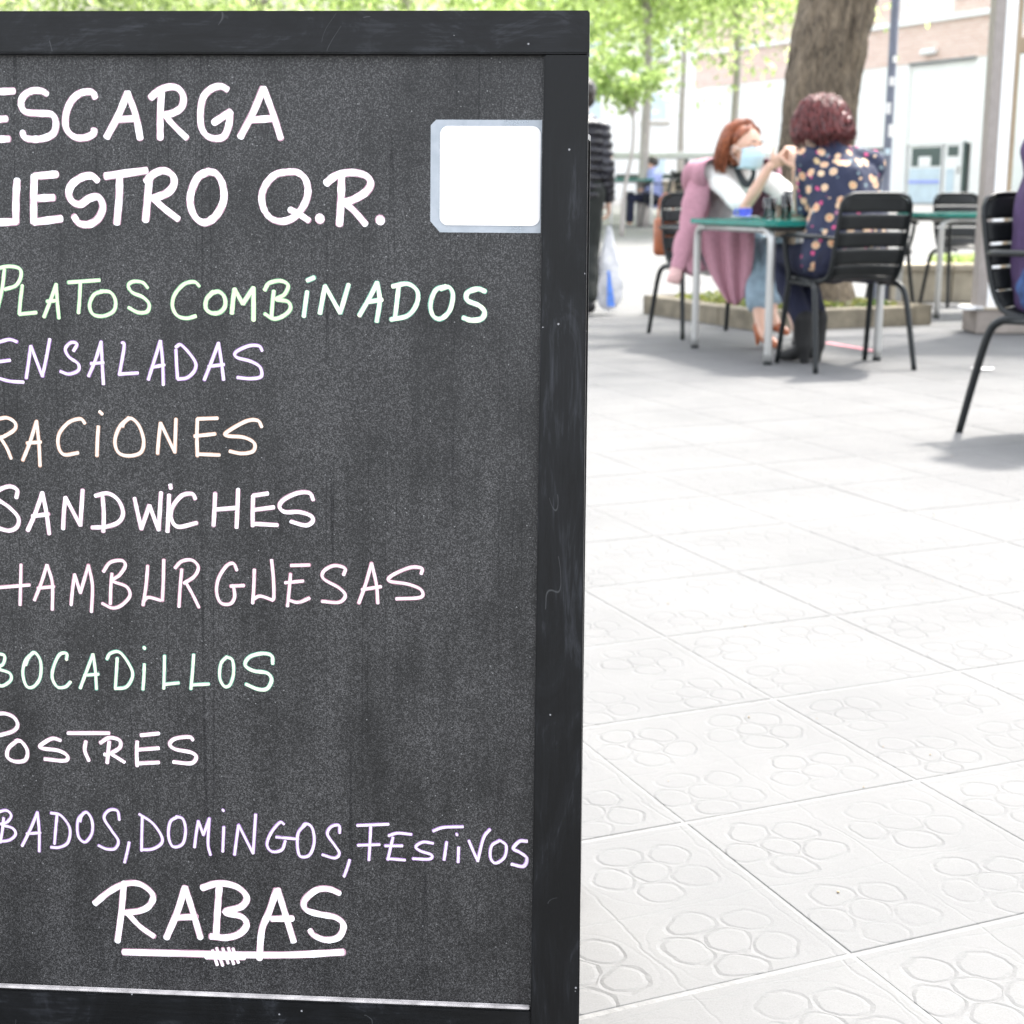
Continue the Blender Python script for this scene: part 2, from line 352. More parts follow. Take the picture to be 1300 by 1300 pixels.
M_ALU = mat('brushed_aluminium', (.40, .40, .39), .36, .08, 60, metal=.6, aniso=(1, 1, .1))
M_TOP = mat('green_tabletop', (.012, .16, .13), .16, .15, 10)
M_WHITE = mat('white_paint', (.78, .78, .77), .6, .04, 4)
M_WALLW = mat('white_render', (.78, .78, .76), .9, .04, 2)
M_BRICK = brick_mat()
M_LAMP = mat('blue_grey_lamp_post', (.12, .13, .17), .5, .2, 9)
M_BARK = bark_mat('furrowed_bark', (.022, .016, .011), (.27, .215, .15))
M_BARK2 = bark_mat('grey_bark', (.30, .27, .25), (.48, .44, .41))
M_LEAF = leaf_mat('spring_leaf', (.11, .17, .06), (.25, .33, .16), .6)
M_LEAF2 = leaf_mat('mid_green_leaf', (.09, .14, .05), (.17, .23, .10), .55)
M_IVY = leaf_mat('ground_ivy_leaf', (.05, .10, .02), (.13, .15, .05), .3)
M_GLASS = glass_mat(); M_FROST = mat('bluish_blind', (.50, .60, .66), .4, .1, 3)
M_DARKG = mat('dark_green_joinery', (.05, .08, .07), .4, .2, 5)
M_SKIN = mat('skin', (.56, .36, .27), .5, .08, 12, c2=(.60, .36, .26)); M_SKIN2 = mat('pale_skin', (.62, .42, .33), .5, .08, 12)
def hair_mat(name, a, b):
    m, nt, p = new_mat(name); f = noise_n(nt, coords(nt), 45, 4); nt.links.new(ramp(nt, f, [(.35, a), (.7, b)]), p.inputs['Base Color'])
    p.inputs['Roughness'].default_value = .38; return m
M_HAIR_O = hair_mat('copper_hair', (.15, .040, .018), (.34, .10, .035)); M_HAIR_R = hair_mat('wine_red_hair', (.030, .006, .006), (.19, .036, .034))
M_HAIR_D = hair_mat('dark_hair', (.015, .012, .010), (.04, .03, .025))
M_PINK = mat('pink_knit', (.43, .22, .27), .95, .12, 60, bmp=.4); M_PINKD = mat('pink_knit_cuff', (.62, .40, .38), .95, .25, 50, aniso=(.2, .2, 3), bmp=.4)
M_TEE = mat('white_cotton', (.76, .75, .72), .9, .05, 20); M_SCARF = mat('dark_strap', (.03, .04, .045), .7, .2, 20)
M_JEAN_L = mat('light_denim', (.24, .32, .38), .9, .25, 14, bmp=.2); M_JEAN_D = mat('navy_denim', (.006, .008, .026), .9, .3, 14, bmp=.2); M_JEAN_B = mat('blue_denim', (.025, .06, .17), .9, .5, 16, bmp=.3)
M_BROWN = mat('tan_leather', (.33, .10, .04), .35, .2, 20); M_BOOT = mat('black_suede', (.005, .005, .005), .8, .3, 30)
M_FLORAL = floral_mat(); M_MASKW = mat('mask_blue', (.46, .62, .68), .8, .08, 20)
M_PURPLE = mat('purple_knit', (.055, .03, .085), .9, .25, 30, bmp=.3); M_PUFF = mat('black_puffer_nylon', (.020, .020, .026), .30, .3, 20, bmp=.25, bscale=40)
M_TROU = mat('black_trousers', (.015, .018, .016), .9, .2, 20); M_BLUE = mat('blue_plastic', (.05, .08, .50), .4, .1, 20)
M_PORC = mat('white_porcelain', (.8, .8, .8), .2, .02, 8); M_COLA = mat('dark_drink', (.05, .015, .008), .15, .2, 10); M_JUICE = mat('orange_juice', (.85, .42, .02), .3, .1, 10)
M_PINKPAINT = mat('pink_ground_paint', (.75, .30, .34), .9, .25, 30)
def plain_ink(name, c, rough=.6):
    m, nt, p = new_mat(name); v = coords(nt)
    a = noise_n(nt, v, 300, 3, .7); b = noise_n(nt, v, 45, 3)
    f = math_n(nt, 'ADD', math_n(nt, 'MULTIPLY', a, .6), math_n(nt, 'MULTIPLY', b, .4))
    nt.links.new(ramp(nt, f, [(.30, tuple(x * .55 for x in c)), (.40, tuple(x * .9 for x in c)), (.55, c)]), p.inputs['Base Color']); p.inputs['Roughness'].default_value = rough
    return m
INK = {k: plain_ink(k + '_chalk_ink', c) for k, c in dict(white=(.86, .85, .86), lime=(.64, .72, .48), lilac=(.74, .64, .72), cream=(.80, .72, .62), rose=(.78, .68, .73), ivory=(.76, .77, .58)).items()}
INK_EDGE = {k: plain_ink(k + '_ink_halo', c) for k, c in dict(white=(.50, .28, .36), lime=(.18, .42, .22), lilac=(.36, .20, .48), cream=(.60, .35, .25), rose=(.50, .24, .30), ivory=(.16, .42, .32)).items()}
M_PAPER = mat('white_paper', (.72, .70, .69), .45, .02, 10)
def film():
    m, nt, p = new_mat('laminate_film'); p.inputs['Base Color'].default_value = (.72, .78, .85, 1); p.inputs['Roughness'].default_value = .25
    p.inputs['Alpha'].default_value = .38; nt.links.new(ramp(nt, noise_n(nt, coords(nt), 40), [(.3, (.5, .56, .62)), (.7, (.75, .8, .86))]), p.inputs['Base Color']); return m
M_FILM = film()
def bagm():
    m, nt, p = new_mat('thin_white_plastic'); p.inputs['Roughness'].default_value = .35; p.inputs['Alpha'].default_value = .7
    nt.links.new(ramp(nt, noise_n(nt, coords(nt), 9), [(.4, (.45, .47, .52)), (.6, (.8, .8, .82))]), p.inputs['Base Color']); return m
M_BAG = bagm()

# ------------------------------------------------------------------ ground and pavement
def ground_z(y): return max(0.0, min(.62, (y - 13.0) * .033))
bm = bmesh.new(); ys = [-6, 12.2, 12.9, 13.2] + [14 + 2 * i for i in range(10)] + [40, 60, 100, 250, 700]
xs = [-400, -120, -40, -14, -7, 0, 7, 14, 40, 120, 400]
grid = [[bm.verts.new((x, y, -.06 if y < 12.5 else ground_z(y) - .003)) for x in xs] for y in ys]
for i in range(len(ys) - 1):
    for j in range(len(xs) - 1): bm.faces.new((grid[i][j], grid[i][j + 1], grid[i + 1][j + 1], grid[i + 1][j]))
tag(fin('ground', bm, M_FAR), kind='structure')
PX0, PX1, PY0, PY1 = -5.0, 7.0, -.6, 12.85
bm = bmesh.new(); vs_ = [bm.verts.new(p) for p in ((PX0 - .3, PY0 - .3, -.0010), (PX1 + .3, PY0 - .3, -.0010), (PX1 + .3, PY1 + .3, -.0010), (PX0 - .3, PY1 + .3, -.0010))]; bm.faces.new(vs_)
pave = tag(fin('pavement', bm, M_JOINT), kind='structure')
def tile_bm(bm, M, s=.4, j=.0028):
    h = s / 2 - j; hy = h - .0015; b = .0009; lo = -.02
    rings = [[M @ Vector((sx * (h + o), sy * (hy + o), z)) for sx, sy in ((-1, -1), (1, -1), (1, 1), (-1, 1))] for o, z in ((0, lo), (0, -b), (-b, 0))]
    V = [[bm.verts.new(p) for p in r] for r in rings]
    for k in range(2):
        for i in range(4): bm.faces.new((V[k][i], V[k][(i + 1) % 4], V[k + 1][(i + 1) % 4], V[k + 1][i]))
    bm.faces.new(V[2])
bm = bmesh.new(); tile_bm(bm, Matrix()); tme = bpy.data.meshes.new('paving_tile'); bm.to_mesh(tme); bm.free(); tme.materials.append(M_TILE)
ca, sa = math.cos(GA), math.sin(GA); cells = []
for i in range(-40, 40):
    for j in range(-40, 45):
        u, v = (i + .5) * .4, (j + .5) * .4
        X, Y = G0.x + u * ca - v * sa, G0.y + u * sa + v * ca
        if PX0 < X < PX1 and PY0 < Y < PY1:
            vis = 1 if (Y > 1.05 and .0 * Y - .25 < X < .38 * Y + .35) else 0
            cells.append((0 if vis else 1, X * X + Y * Y, X, Y))
cells.sort(); rest = bmesh.new()
for n, (vv, d, X, Y) in enumerate(cells):
    tilt = Matrix.Rotation(random.uniform(-.0010, .0010), 4, 'X') @ Matrix.Rotation(random.uniform(-.0010, .0010), 4, 'Y')
    M = Matrix.Translation((X, Y, random.uniform(-.0001, .0004))) @ Matrix.Rotation(GA, 4, 'Z') @ tilt
    if n < 290:
        o = bpy.data.objects.new('paving_tile', tme); COL.objects.link(o); o.matrix_world = M; o.parent = pave
    else: tile_bm(rest, M)
tag(fin('paving_tiles', rest, M_TILE, pave), kind='stuff')
# crumbs, dry leaves, a scrap of paper, the pink mark
bm = bmesh.new()
for k in range(34):
    y = random.uniform(1.2, 7); x = y * random.uniform(.03, .36); s = random.uniform(.0008, .0022)
    q = bmesh.ops.create_icosphere(bm, subdivisions=1, radius=s)['verts']; bmesh.ops.translate(bm, vec=(x, y, s * .5 + .001), verts=q)
tag(fin('pavement_grit', bm, mat('brown_grit', (.30, .24, .16), .9, .4, 40)), kind='stuff', label='tiny brown crumbs and grit scattered on the pale paving', cat='grit')
bm = bmesh.new(); a = at_ground(1049, 436); b = at_ground(1112, 447); dd = (b - a).normalized(); s = Vector((-dd.y, dd.x, 0)) * .028
for k in range(7):
    p0 = a.lerp(b, k / 7 + .01); p1 = a.lerp(b, (k + 1) / 7 - .01)
    bm.faces.new([bm.verts.new(Vector((q.x, q.y, .006))) for q in (p0 - s, p1 - s * .9, p1 + s, p0 + s * .85)])
o = fin('painted_line', bm, M_PINKPAINT); tag(o, 'faded pink stripe on the paving beneath the slatted black chair', 'ground marking')
p = at_ground(1247, 470); bm = bmesh.new()
V = [[bm.verts.new((p.x - .05 + .1 * i / 4, p.y - .035 + .07 * j / 3, .006 + .02 * abs(noise.noise(Vector((i * .9, j * .8, 3)))))) for i in range(5)] for j in range(4)]
for j in range(3):
    for i in range(4): bm.faces.new((V[j][i], V[j][i + 1], V[j + 1][i + 1], V[j + 1][i]))
tag(fin('paper_scrap', bm, M_PAPER, smooth=True), 'crumpled white paper scrap on the ground beside the rightmost chair leg', 'litter')

# ------------------------------------------------------------------ the chalkboard
A_ = Vector((0.9978235, -0.06561725, -0.00652941)).normalized(); B_ = Vector((0.01203648, 0.08388578, 0.99640268)).normalized(); P_ = Vector((0.02916043, 1.38734347, 0.99339642))
Y_ = B_.cross(A_)            # points away from the viewer of the board
BM = Matrix((A_, Y_, B_)).transposed()
zb = -P_.z / B_.z            # local height of the ground
board = empty('menu_board', P_ + B_ * zb, label='black wooden A-board menu handwritten in chalk pen, nearest thing on the left', cat='chalkboard')
board.rotation_mode = 'QUATERNION'; board.rotation_quaternion = BM.to_quaternion()
Z0 = -zb                     # local z of the inner top edge above the ground along the board
def L(x, y, off=0.0):
    """photo point to board-local coordinates"""
    n = A_.cross(B_); Pp = P_ - n * off   # off = metres behind the frame face
    q = on_plane(x, y, Pp, n) - (P_ + B_ * zb)
    return Vector((q.dot(A_), q.dot(Y_), q.dot(B_)))
TH = .026; WL = -.600; hb = L(673.5, 1284).z; ht = Z0
def prism(name, poly, y0, y1, m, parent, bev=.0012):
    bm = bmesh.new(); f = [bm.verts.new((p[0], y0, p[1])) for p in poly]; g = [bm.verts.new((p[0], y1, p[1])) for p in poly]
    bm.faces.new(f); bm.faces.new(g[::-1])
    for i in range(len(poly)): bm.faces.new((f[i], g[i], g[(i + 1) % len(poly)], f[(i + 1) % len(poly)]))
    bmesh.ops.recalc_face_normals(bm, faces=bm.faces)
    if bev: bmesh.ops.bevel(bm, geom=bm.edges[:], offset=bev, segments=2, affect='EDGES')
    return fin(name, bm, m, parent)
RT = ht + .0382
prism('rail', [(WL - .042, ht + .0004), (.0405, ht + .0004), (.0402, RT), (WL - .042, RT)], 0, TH, M_RAIL, board)
prism('stile', [(0, 0.0), (.0478, 0.0), (.0476, hb), (.0400, ht - .0006), (0, ht - .0006)], .0004, TH, M_FRAME, board)
prism('stile', [(WL - .045, 0), (WL, 0), (WL, ht - .0006), (WL - .0405, ht - .0006)], .0004, TH, M_FRAME, board)
prism('bottom_rail', [(WL + .0005, hb - .052), (-.0005, hb - .052), (-.0005, hb), (WL + .0005, hb)], .0008, TH, M_RAIL, board)
bx('chalk_panel', ((WL) / 2, .0105 + .004, (hb + ht) / 2), (-WL + .012, .008, ht - hb + .012), M_BOARD, board)
M_RAIL_LIGHT = mat('painted_rail_light', (.50, .47, .46), .9, .35, 60)
prism('lit_ledge_strip', [(WL + .001, hb - .0006), (-.0012, hb - .0006), (-.0012, hb + .0022), (WL + .001, hb + .0020)], .0035, .0100, M_RAIL_LIGHT, board, .0007)  # pale strip: light on the bottom rail's top, put in as colour
# the rear leaf of the A-frame and its hinges
th = R(22)
rear = prism('rear_stile', [(.002, -.0), (.042, -.0), (.042, ht), (.002, ht)], 0, .022, M_FRAME, board)
rear2 = prism('rear_stile', [(WL - .042, 0), (WL, 0), (WL, ht), (WL - .042, ht)], 0, .022, M_FRAME, board)
rr = prism('rear_rail', [(WL + .001, .10), (.001, .10), (.001, .145), (WL + .001, .145)], 0.001, .021, M_FRAME, board)
rp = bx('rear_panel', (WL / 2, .012, (ht + .145) / 2), (-WL, .006, ht - .145), M_BOARD, board)
for o in (rear, rear2, rr, rp):
    o.matrix_local = Matrix.Translation((0, TH + .004, RT - .01)) @ Matrix.Rotation(th, 4, 'X') @ Matrix.Translation((0, 0, -(RT - .01) / math.cos(th) * .995))
for xx in (-.03, WL + .03): bx('hinge', (xx, TH + .006, RT - .012), (.05, .014, .02), M_ALU, board, .001)
for (x, y) in ((705, 40),): pass
# sticker: clear laminate with a blank white card
def rrect(x0, x1, z0, z1, r, cut=None, n=6):
    pts = []
    for cx, cz, a0 in ((x1 - r, z1 - r, 0), (x0 + r, z1 - r, 90), (x0 + r, z0 + r, 180), (x1 - r, z0 + r, 270)):
        for k in range(n + 1):
            a = R(a0 + 90 * k / n); pts.append((cx + r * math.cos(a), cz + r * math.sin(a)))
    return pts
PD = .0105
s0 = L(547, 152, PD); s1 = L(684, 296, PD); c0 = L(559, 160, PD); c1 = L(684, 287, PD)
prism('laminate_sleeve', [(s0.x + .005, s0.z), (-.0015, s0.z), (-.0015, s1.z), (s0.x + .009, s1.z), (s0.x, s1.z + .010), (s0.x, s0.z - .005)], PD - .0008, PD - .0004, M_FILM, board, 0)
prism('sticker_card', rrect(c0.x, -.0025, c1.z, c0.z, .0075), PD - .0014, PD - .0010, M_PAPER, board, 0)

def strokes_mesh(bm, P, wd, y, jit=.17):
    """a flat pen stroke with round ends lying on the panel"""
    P = catmull(P, 7) if len(P) > 2 else [P[0].lerp(P[1], t / 6) for t in range(7)]
    n = len(P); ph = random.uniform(0, 9); Lf = []; Rt = []
    for i in range(n):
        t = P[min(i + 1, n - 1)] - P[max(i - 1, 0)]; t = Vector((t.x, 0, t.z))
        if t.length < 1e-7: t = Vector((1, 0, 0))
        t.normalize(); s = Vector((-t.z, 0, t.x))
        ww = wd / 2 * (.88 + .24 * abs(t.x * .7 + t.z * .7)) * (1 + jit * noise.noise(Vector((i * .45 + ph, ph, 0))) * 1.6)
        yy = y - .00003 * i / n
        Lf.append(bm.verts.new((P[i].x + s.x * ww, yy, P[i].z + s.z * ww))); Rt.append(bm.verts.new((P[i].x - s.x * ww, yy, P[i].z - s.z * ww)))
    for i in range(n - 1): bm.faces.new((Lf[i], Rt[i], Rt[i + 1], Lf[i + 1]))
    for e, a, b, sg in ((P[0], Lf[0], Rt[0], -1), (P[-1], Lf[-1], Rt[-1], 1)):
        d = (b.co - a.co); c = (a.co + b.co) / 2; t = Vector((-d.z, 0, d.x)).normalized() * d.length * (.5 if (P[-1] - P[0]).length < wd * .6 else random.uniform(.16, .42))
        q = P[1] - P[0] if sg < 0 else P[-1] - P[-2]
        if t.dot(q) * sg < 0: t = -t
        arc = [bm.verts.new(c + (a.co - c) * math.cos(k) + t * math.sin(k)) for k in (math.pi * .2, math.pi * .4, math.pi * .6, math.pi * .8)]
        bm.faces.new([a] + arc + [b])
SC = {6: (0, 0, 3.4211), 7: (340, 0, 3.0952), 8: (0, 320, 3.4211), 9: (340, 320, 3.0952), 10: (0, 600, 3.4211), 11: (340, 680, 3.0952), 12: (0, 880, 3.0952), 13: (340, 980, 3.0952), 0: (0, 0, 1)}
YI = PD - .00045; YH = PD - .00006
ZS = [0]
def ink_line(label, ink, wpx, data, halo=True):
    """data: list of (zoom id, [strokes], optional width factor); the last dot strokes have one point"""
    bm = bmesh.new(); bh = bmesh.new(); k0 = 0
    mp = (1 / 1430.0)         # metres per photo pixel on the panel, roughly
    for it in data:
        ox, oy, s = SC[it[0]]; wf = it[2] if len(it) > 2 else 1
        for st in it[1]:
            P = [L(ox + x / s, oy + y / s, PD) for x, y in st]
            if len(P) == 1: P = [P[0], P[0] + Vector((.0004, 0, -.0008))]
            k0 += 1; dy = (k0 % 5) * .00004
            strokes_mesh(bm, P, wpx * wf * mp, YI - dy)
            off = Vector((random.uniform(-.35, .0), 0, random.uniform(-.2, .2))) * mp
            strokes_mesh(bh, [p + off for p in P], (wpx * wf + 1.5) * mp, YH - dy, .05)
    for b in (bm, bh):
        for f in b.faces:
            f.normal_update()
            if f.normal.y > 0: f.normal_flip()
    o = fin('lettering', bm, INK[ink], board); o['label'] = label
    h = fin('ink_edge', bh, INK_EDGE[ink], o)
    return o
T6 = 6
ink_line('large white line reading ESCARGA', 'white', 8.0, [
 (6, [[(-30, 400), (62, 396)], [(-30, 520), (28, 516)], [(-30, 606), (40, 604)], [(-36, 398), (-38, 500), (-36, 606)]]),
 (6, [[(205, 408), (180, 395), (140, 395), (105, 415), (92, 450), (110, 485), (170, 492), (225, 497), (243, 530), (235, 575), (200, 598), (150, 605), (110, 598), (97, 572)]]),
 (6, [[(415, 425), (400, 400), (350, 405), (310, 440), (287, 500), (290, 560), (325, 595), (370, 598), (405, 582), (410, 562)]]),
 (6, [[(555, 402), (515, 500), (463, 598)], [(555, 402), (590, 500), (610, 602)], [(502, 520), (588, 515)]]),
 (6, [[(655, 425), (690, 395), (735, 378), (775, 385), (797, 420), (790, 465), (755, 490), (715, 500)], [(702, 405), (697, 500), (697, 600)], [(715, 500), (760, 550), (812, 600)]]),
 (6, [[(990, 390), (960, 375), (920, 385), (885, 420), (872, 480), (875, 550), (900, 590), (940, 602), (975, 590), (995, 540), (1000, 487)], [(1000, 487), (965, 510), (930, 533)]]),
 (6, [[(1145, 382), (1100, 490), (1045, 595)], [(1145, 382), (1185, 490), (1220, 602)], [(1085, 522), (1185, 515)]])])
ink_line('large white word reading UESTRO', 'white', 8.7, [
 (6, [[(75, 782), (70, 870), (70, 965)], [(-60, 968), (72, 963)], [(-62, 790), (-60, 968)]]),
 (6, [[(245, 757), (150, 765)], [(150, 765), (147, 870), (148, 970)], [(150, 862), (235, 858)], [(148, 965), (268, 950)]]),
 (6, [[(425, 785), (400, 765), (360, 770), (315, 800), (300, 840), (315, 875), (350, 888), (390, 862), (430, 858), (448, 900), (428, 950), (388, 975), (345, 970), (322, 940)]]),
 (6, [[(458, 765), (640, 740)], [(520, 765), (518, 860), (508, 972)]]),
 (6, [[(650, 770), (642, 860), (633, 958)], [(635, 790), (670, 755), (715, 742), (752, 765), (755, 805), (725, 840), (665, 862)], [(665, 862), (720, 910), (775, 952)]]),
 (6, [[(905, 745), (860, 770), (830, 840), (830, 900), (855, 950), (895, 966), (940, 935), (972, 870), (967, 800), (940, 755), (905, 745)]]),
])
ink_line('large white letters reading Q.R.', 'white', 8.7, [
 (0, [[(367, 218), (351, 221), (339, 232), (332.5, 248), (335, 265), (344, 277), (358, 281), (373, 276), (385, 262), (391, 245), (388, 228), (378, 219), (367, 218)], [(368, 266), (380, 272), (392, 280)]], .92),
 (0, [[(406, 277)]], 1.45),
 (7, [[(230, 720), (270, 690), (330, 678), (385, 690), (405, 720), (385, 755), (335, 785), (300, 795)], [(290, 692), (288, 790), (282, 882)], [(300, 795), (340, 830), (385, 882)]]),
 (0, [[(482.5, 279)]], 1.45)])
ink_line('pale green line reading PLATOS COMBINADOS', 'lime', 4.1, [
 (8, [[(20, 75), (10, 160), (-8, 240)], [(-12, 72), (40, 62), (85, 72), (92, 105), (70, 145), (22, 162)]]),
 (8, [[(98, 145), (90, 210), (85, 270)], [(85, 270), (158, 263)]]),
 (8, [[(245, 140), (220, 210), (192, 282)], [(245, 140), (250, 215), (257, 287)], [(205, 214), (250, 210)]]),
 (8, [[(297, 132), (435, 122)], [(350, 135), (347, 200), (342, 265)]]),
 (8, [[(450, 170), (410, 185), (390, 230), (405, 270), (450, 278), (495, 255), (502, 210), (480, 175), (438, 170)]]),
 (8, [[(642, 155), (620, 132), (580, 128), (558, 145), (575, 175), (620, 195), (648, 225), (640, 258), (600, 262), (558, 240)]]),
 (8, [[(868, 150), (845, 130), (800, 140), (760, 185), (750, 235), (770, 275), (810, 288), (852, 278)]]),
 (8, [[(925, 175), (898, 205), (895, 245), (920, 265), (955, 262), (978, 235), (975, 195), (950, 172), (918, 180)]], 1.2),
 (8, [[(1008, 267), (1013, 210), (1020, 162)], [(1020, 162), (1055, 225)], [(1055, 225), (1102, 155)], [(1102, 155), (1102, 296)]], 1.3),
 (8, [[(1150, 165), (1170, 135), (1220, 125), (1252, 145), (1235, 185), (1200, 205), (1250, 215), (1262, 245), (1235, 275), (1190, 290), (1150, 268)], [(1190, 170), (1184, 225), (1180, 280)]], 1.1)])
ink_line('pale yellow end of the line reading INADOS', 'ivory', 5.1, [
 (9, [[(155, 155), (148, 205), (142, 252)], [(155, 112), (183, 100)]]),
 (9, [[(205, 242), (225, 132)], [(225, 132), (285, 240)], [(285, 240), (318, 127)]]),
 (9, [[(360, 250), (400, 180), (430, 120)], [(430, 120), (440, 190), (428, 275)], [(388, 197), (450, 187)]]),
 (9, [[(490, 135), (550, 125), (588, 155), (585, 205), (550, 250), (485, 265)], [(515, 130), (507, 200), (500, 260)]]),
 (9, [[(700, 135), (660, 150), (640, 205), (650, 250), (680, 262), (715, 230), (728, 170), (712, 138), (680, 145)]]),
 (9, [[(855, 155), (825, 145), (785, 160), (785, 190), (830, 210), (852, 235), (840, 262), (800, 268), (768, 258)]], 1.15)])
ink_line('pale lilac line reading ENSALADAS', 'lilac', 3.6, [
 (8, [[(75, 390), (40, 380), (-15, 395)], [(-15, 478), (45, 470)], [(-12, 545), (40, 560), (103, 565)], [(-20, 395), (-12, 545)]]),
 (8, [[(115, 548), (125, 480), (135, 407)], [(135, 407), (185, 540)], [(185, 540), (202, 460), (217, 378)]]),
 (8, [[(320, 430), (335, 400), (310, 393), (285, 420), (300, 455), (340, 485), (340, 515), (300, 530), (262, 518)]]),
 (8, [[(385, 540), (415, 470), (440, 390)], [(440, 390), (445, 490), (450, 575)], [(395, 485), (452, 480)]]),
 (8, [[(530, 392), (540, 410), (520, 530)], [(518, 530), (600, 525)]]),
 (8, [[(645, 555), (670, 475), (698, 385)], [(698, 385), (707, 480), (710, 577)], [(665, 500), (715, 490)]]),
 (8, [[(765, 425), (768, 490), (772, 550)], [(765, 412), (790, 405), (845, 470), (848, 510), (815, 545), (772, 552)]]),
 (8, [[(888, 555), (918, 480), (950, 395)], [(950, 395), (963, 480), (972, 555)], [(905, 497), (975, 488)]]),
 (8, [[(1140, 430), (1125, 408), (1080, 408), (1025, 435), (1030, 458), (1090, 475), (1130, 500), (1135, 540), (1090, 550), (1032, 545)]])])
ink_line('cream line reading RACIONES', 'cream', 3.8, [
 (8, [[(-14, 727), (30, 720), (65, 740), (65, 770), (20, 800), (0, 805)], [(2, 805), (30, 850), (50, 897)], [(-14, 727), (-14, 895)]]),
 (8, [[(100, 905), (130, 830), (160, 735)], [(160, 735), (170, 830), (175, 928)], [(118, 830), (178, 825)]]),
 (8, [[(370, 745), (350, 725), (300, 740), (258, 790), (255, 845), (280, 880), (340, 872)]]),
 (8, [[(428, 755), (424, 820), (422, 885)]]), (8, [[(433, 692), (446, 704)]], 1.1),
 (8, [[(560, 720), (520, 760), (500, 820), (515, 870), (560, 885), (612, 870), (625, 820), (605, 755), (570, 722), (540, 740), (533, 757)]]),
 (8, [[(685, 875), (690, 810), (698, 742)], [(698, 742), (760, 870)], [(760, 870), (765, 725)]]),
 (8, [[(945, 722), (858, 725)], [(858, 725), (856, 800), (858, 885)], [(858, 878), (955, 882)], [(845, 800), (935, 790)]]),
 (8, [[(1138, 760), (1120, 732), (1070, 735), (990, 780), (985, 798), (1060, 805), (1105, 830), (1100, 865), (1050, 875), (998, 865)]])])
ink_line('white line reading SANDWICHES', 'white', 4.7, [
 (10, [[(72, 108), (75, 75), (40, 60), (-10, 80), (-15, 110), (40, 150), (80, 195), (75, 235), (40, 252), (-10, 240)]]),
 (10, [[(122, 250), (155, 175), (185, 87)], [(185, 87), (203, 175), (215, 266)], [(140, 190), (212, 180)]]),
 (10, [[(275, 245), (278, 175), (285, 107)], [(285, 107), (350, 230)], [(350, 230), (360, 75)]]),
 (10, [[(415, 100), (470, 90), (515, 120), (535, 175), (515, 215), (460, 235), (400, 238)], [(447, 105), (452, 180), (450, 256)]]),
 (10, [[(585, 110), (600, 180), (615, 245)], [(615, 245), (650, 142)], [(650, 142), (690, 250)], [(690, 250), (700, 85)]]),
 (10, [[(735, 97), (732, 175), (728, 257)], [(740, 52), (743, 70)]]),
 (10, [[(850, 115), (835, 92), (790, 100), (750, 150), (745, 200), (775, 235), (855, 218)]]),
 (10, [[(935, 90), (932, 160), (928, 230)], [(1035, 72), (1032, 160), (1028, 240)], [(935, 160), (1035, 152)]]),
 (10, [[(1165, 90), (1100, 100)], [(1100, 100), (1098, 165), (1098, 232)], [(1098, 222), (1205, 228)], [(1100, 162), (1190, 150)]]),
 (0, [[(398, 635), (393, 626), (378, 626), (361, 634), (355, 643), (362, 650), (380, 650), (395, 655), (397, 662), (388, 667), (369, 662)]])])
ink_line('pinkish white line reading HAMBURGUESAS', 'rose', 3.7, [
 (10, [[(-38, 502), (130, 488)], [(92, 400), (90, 490), (88, 576)], [(-38, 405), (-40, 585)]]),
 (10, [[(150, 555), (180, 480), (205, 400)], [(205, 400), (228, 480), (228, 597)], [(165, 502), (235, 495)]]),
 (10, [[(310, 575), (316, 510), (325, 442)], [(325, 442), (350, 522)], [(350, 522), (385, 402)], [(385, 402), (402, 490), (398, 605)]]),
 (10, [[(450, 430), (480, 390), (530, 382), (545, 405), (520, 445), (490, 470), (550, 495), (565, 535), (530, 575), (490, 588), (445, 568)], [(487, 437), (482, 500), (480, 570)]]),
 (10, [[(642, 405), (635, 490), (622, 575)], [(622, 562), (645, 542), (700, 555)], [(712, 378), (710, 470), (706, 556)]]),
 (10, [[(760, 415), (790, 385), (835, 380), (862, 410), (845, 450), (800, 480)], [(790, 420), (783, 500), (778, 582)], [(810, 480), (838, 530), (865, 585)]]),
 (10, [[(1030, 425), (1015, 395), (985, 405), (950, 460), (942, 520), (960, 565), (1000, 570), (1020, 540), (1015, 492)], [(1002, 493), (1060, 490)]]),
 (10, [[(1105, 420), (1103, 490), (1098, 567)], [(1098, 552), (1130, 536), (1182, 552)], [(1180, 378), (1188, 460), (1190, 540), (1182, 554)]]),
 (11, [[(90, 117), (165, 115)], [(90, 150), (85, 210), (78, 278)], [(68, 185), (140, 178)], [(80, 252), (120, 262), (165, 245)]]),
 (11, [[(298, 155), (303, 128), (260, 118), (220, 140), (220, 170), (280, 205), (305, 235), (280, 262), (213, 258)]]),
 (11, [[(358, 265), (385, 190), (408, 108)], [(408, 108), (427, 190), (433, 266)], [(370, 212), (445, 200)]]),
 (11, [[(603, 150), (605, 128), (560, 125), (490, 155), (478, 178), (550, 190), (602, 212), (600, 242), (505, 248)]])])
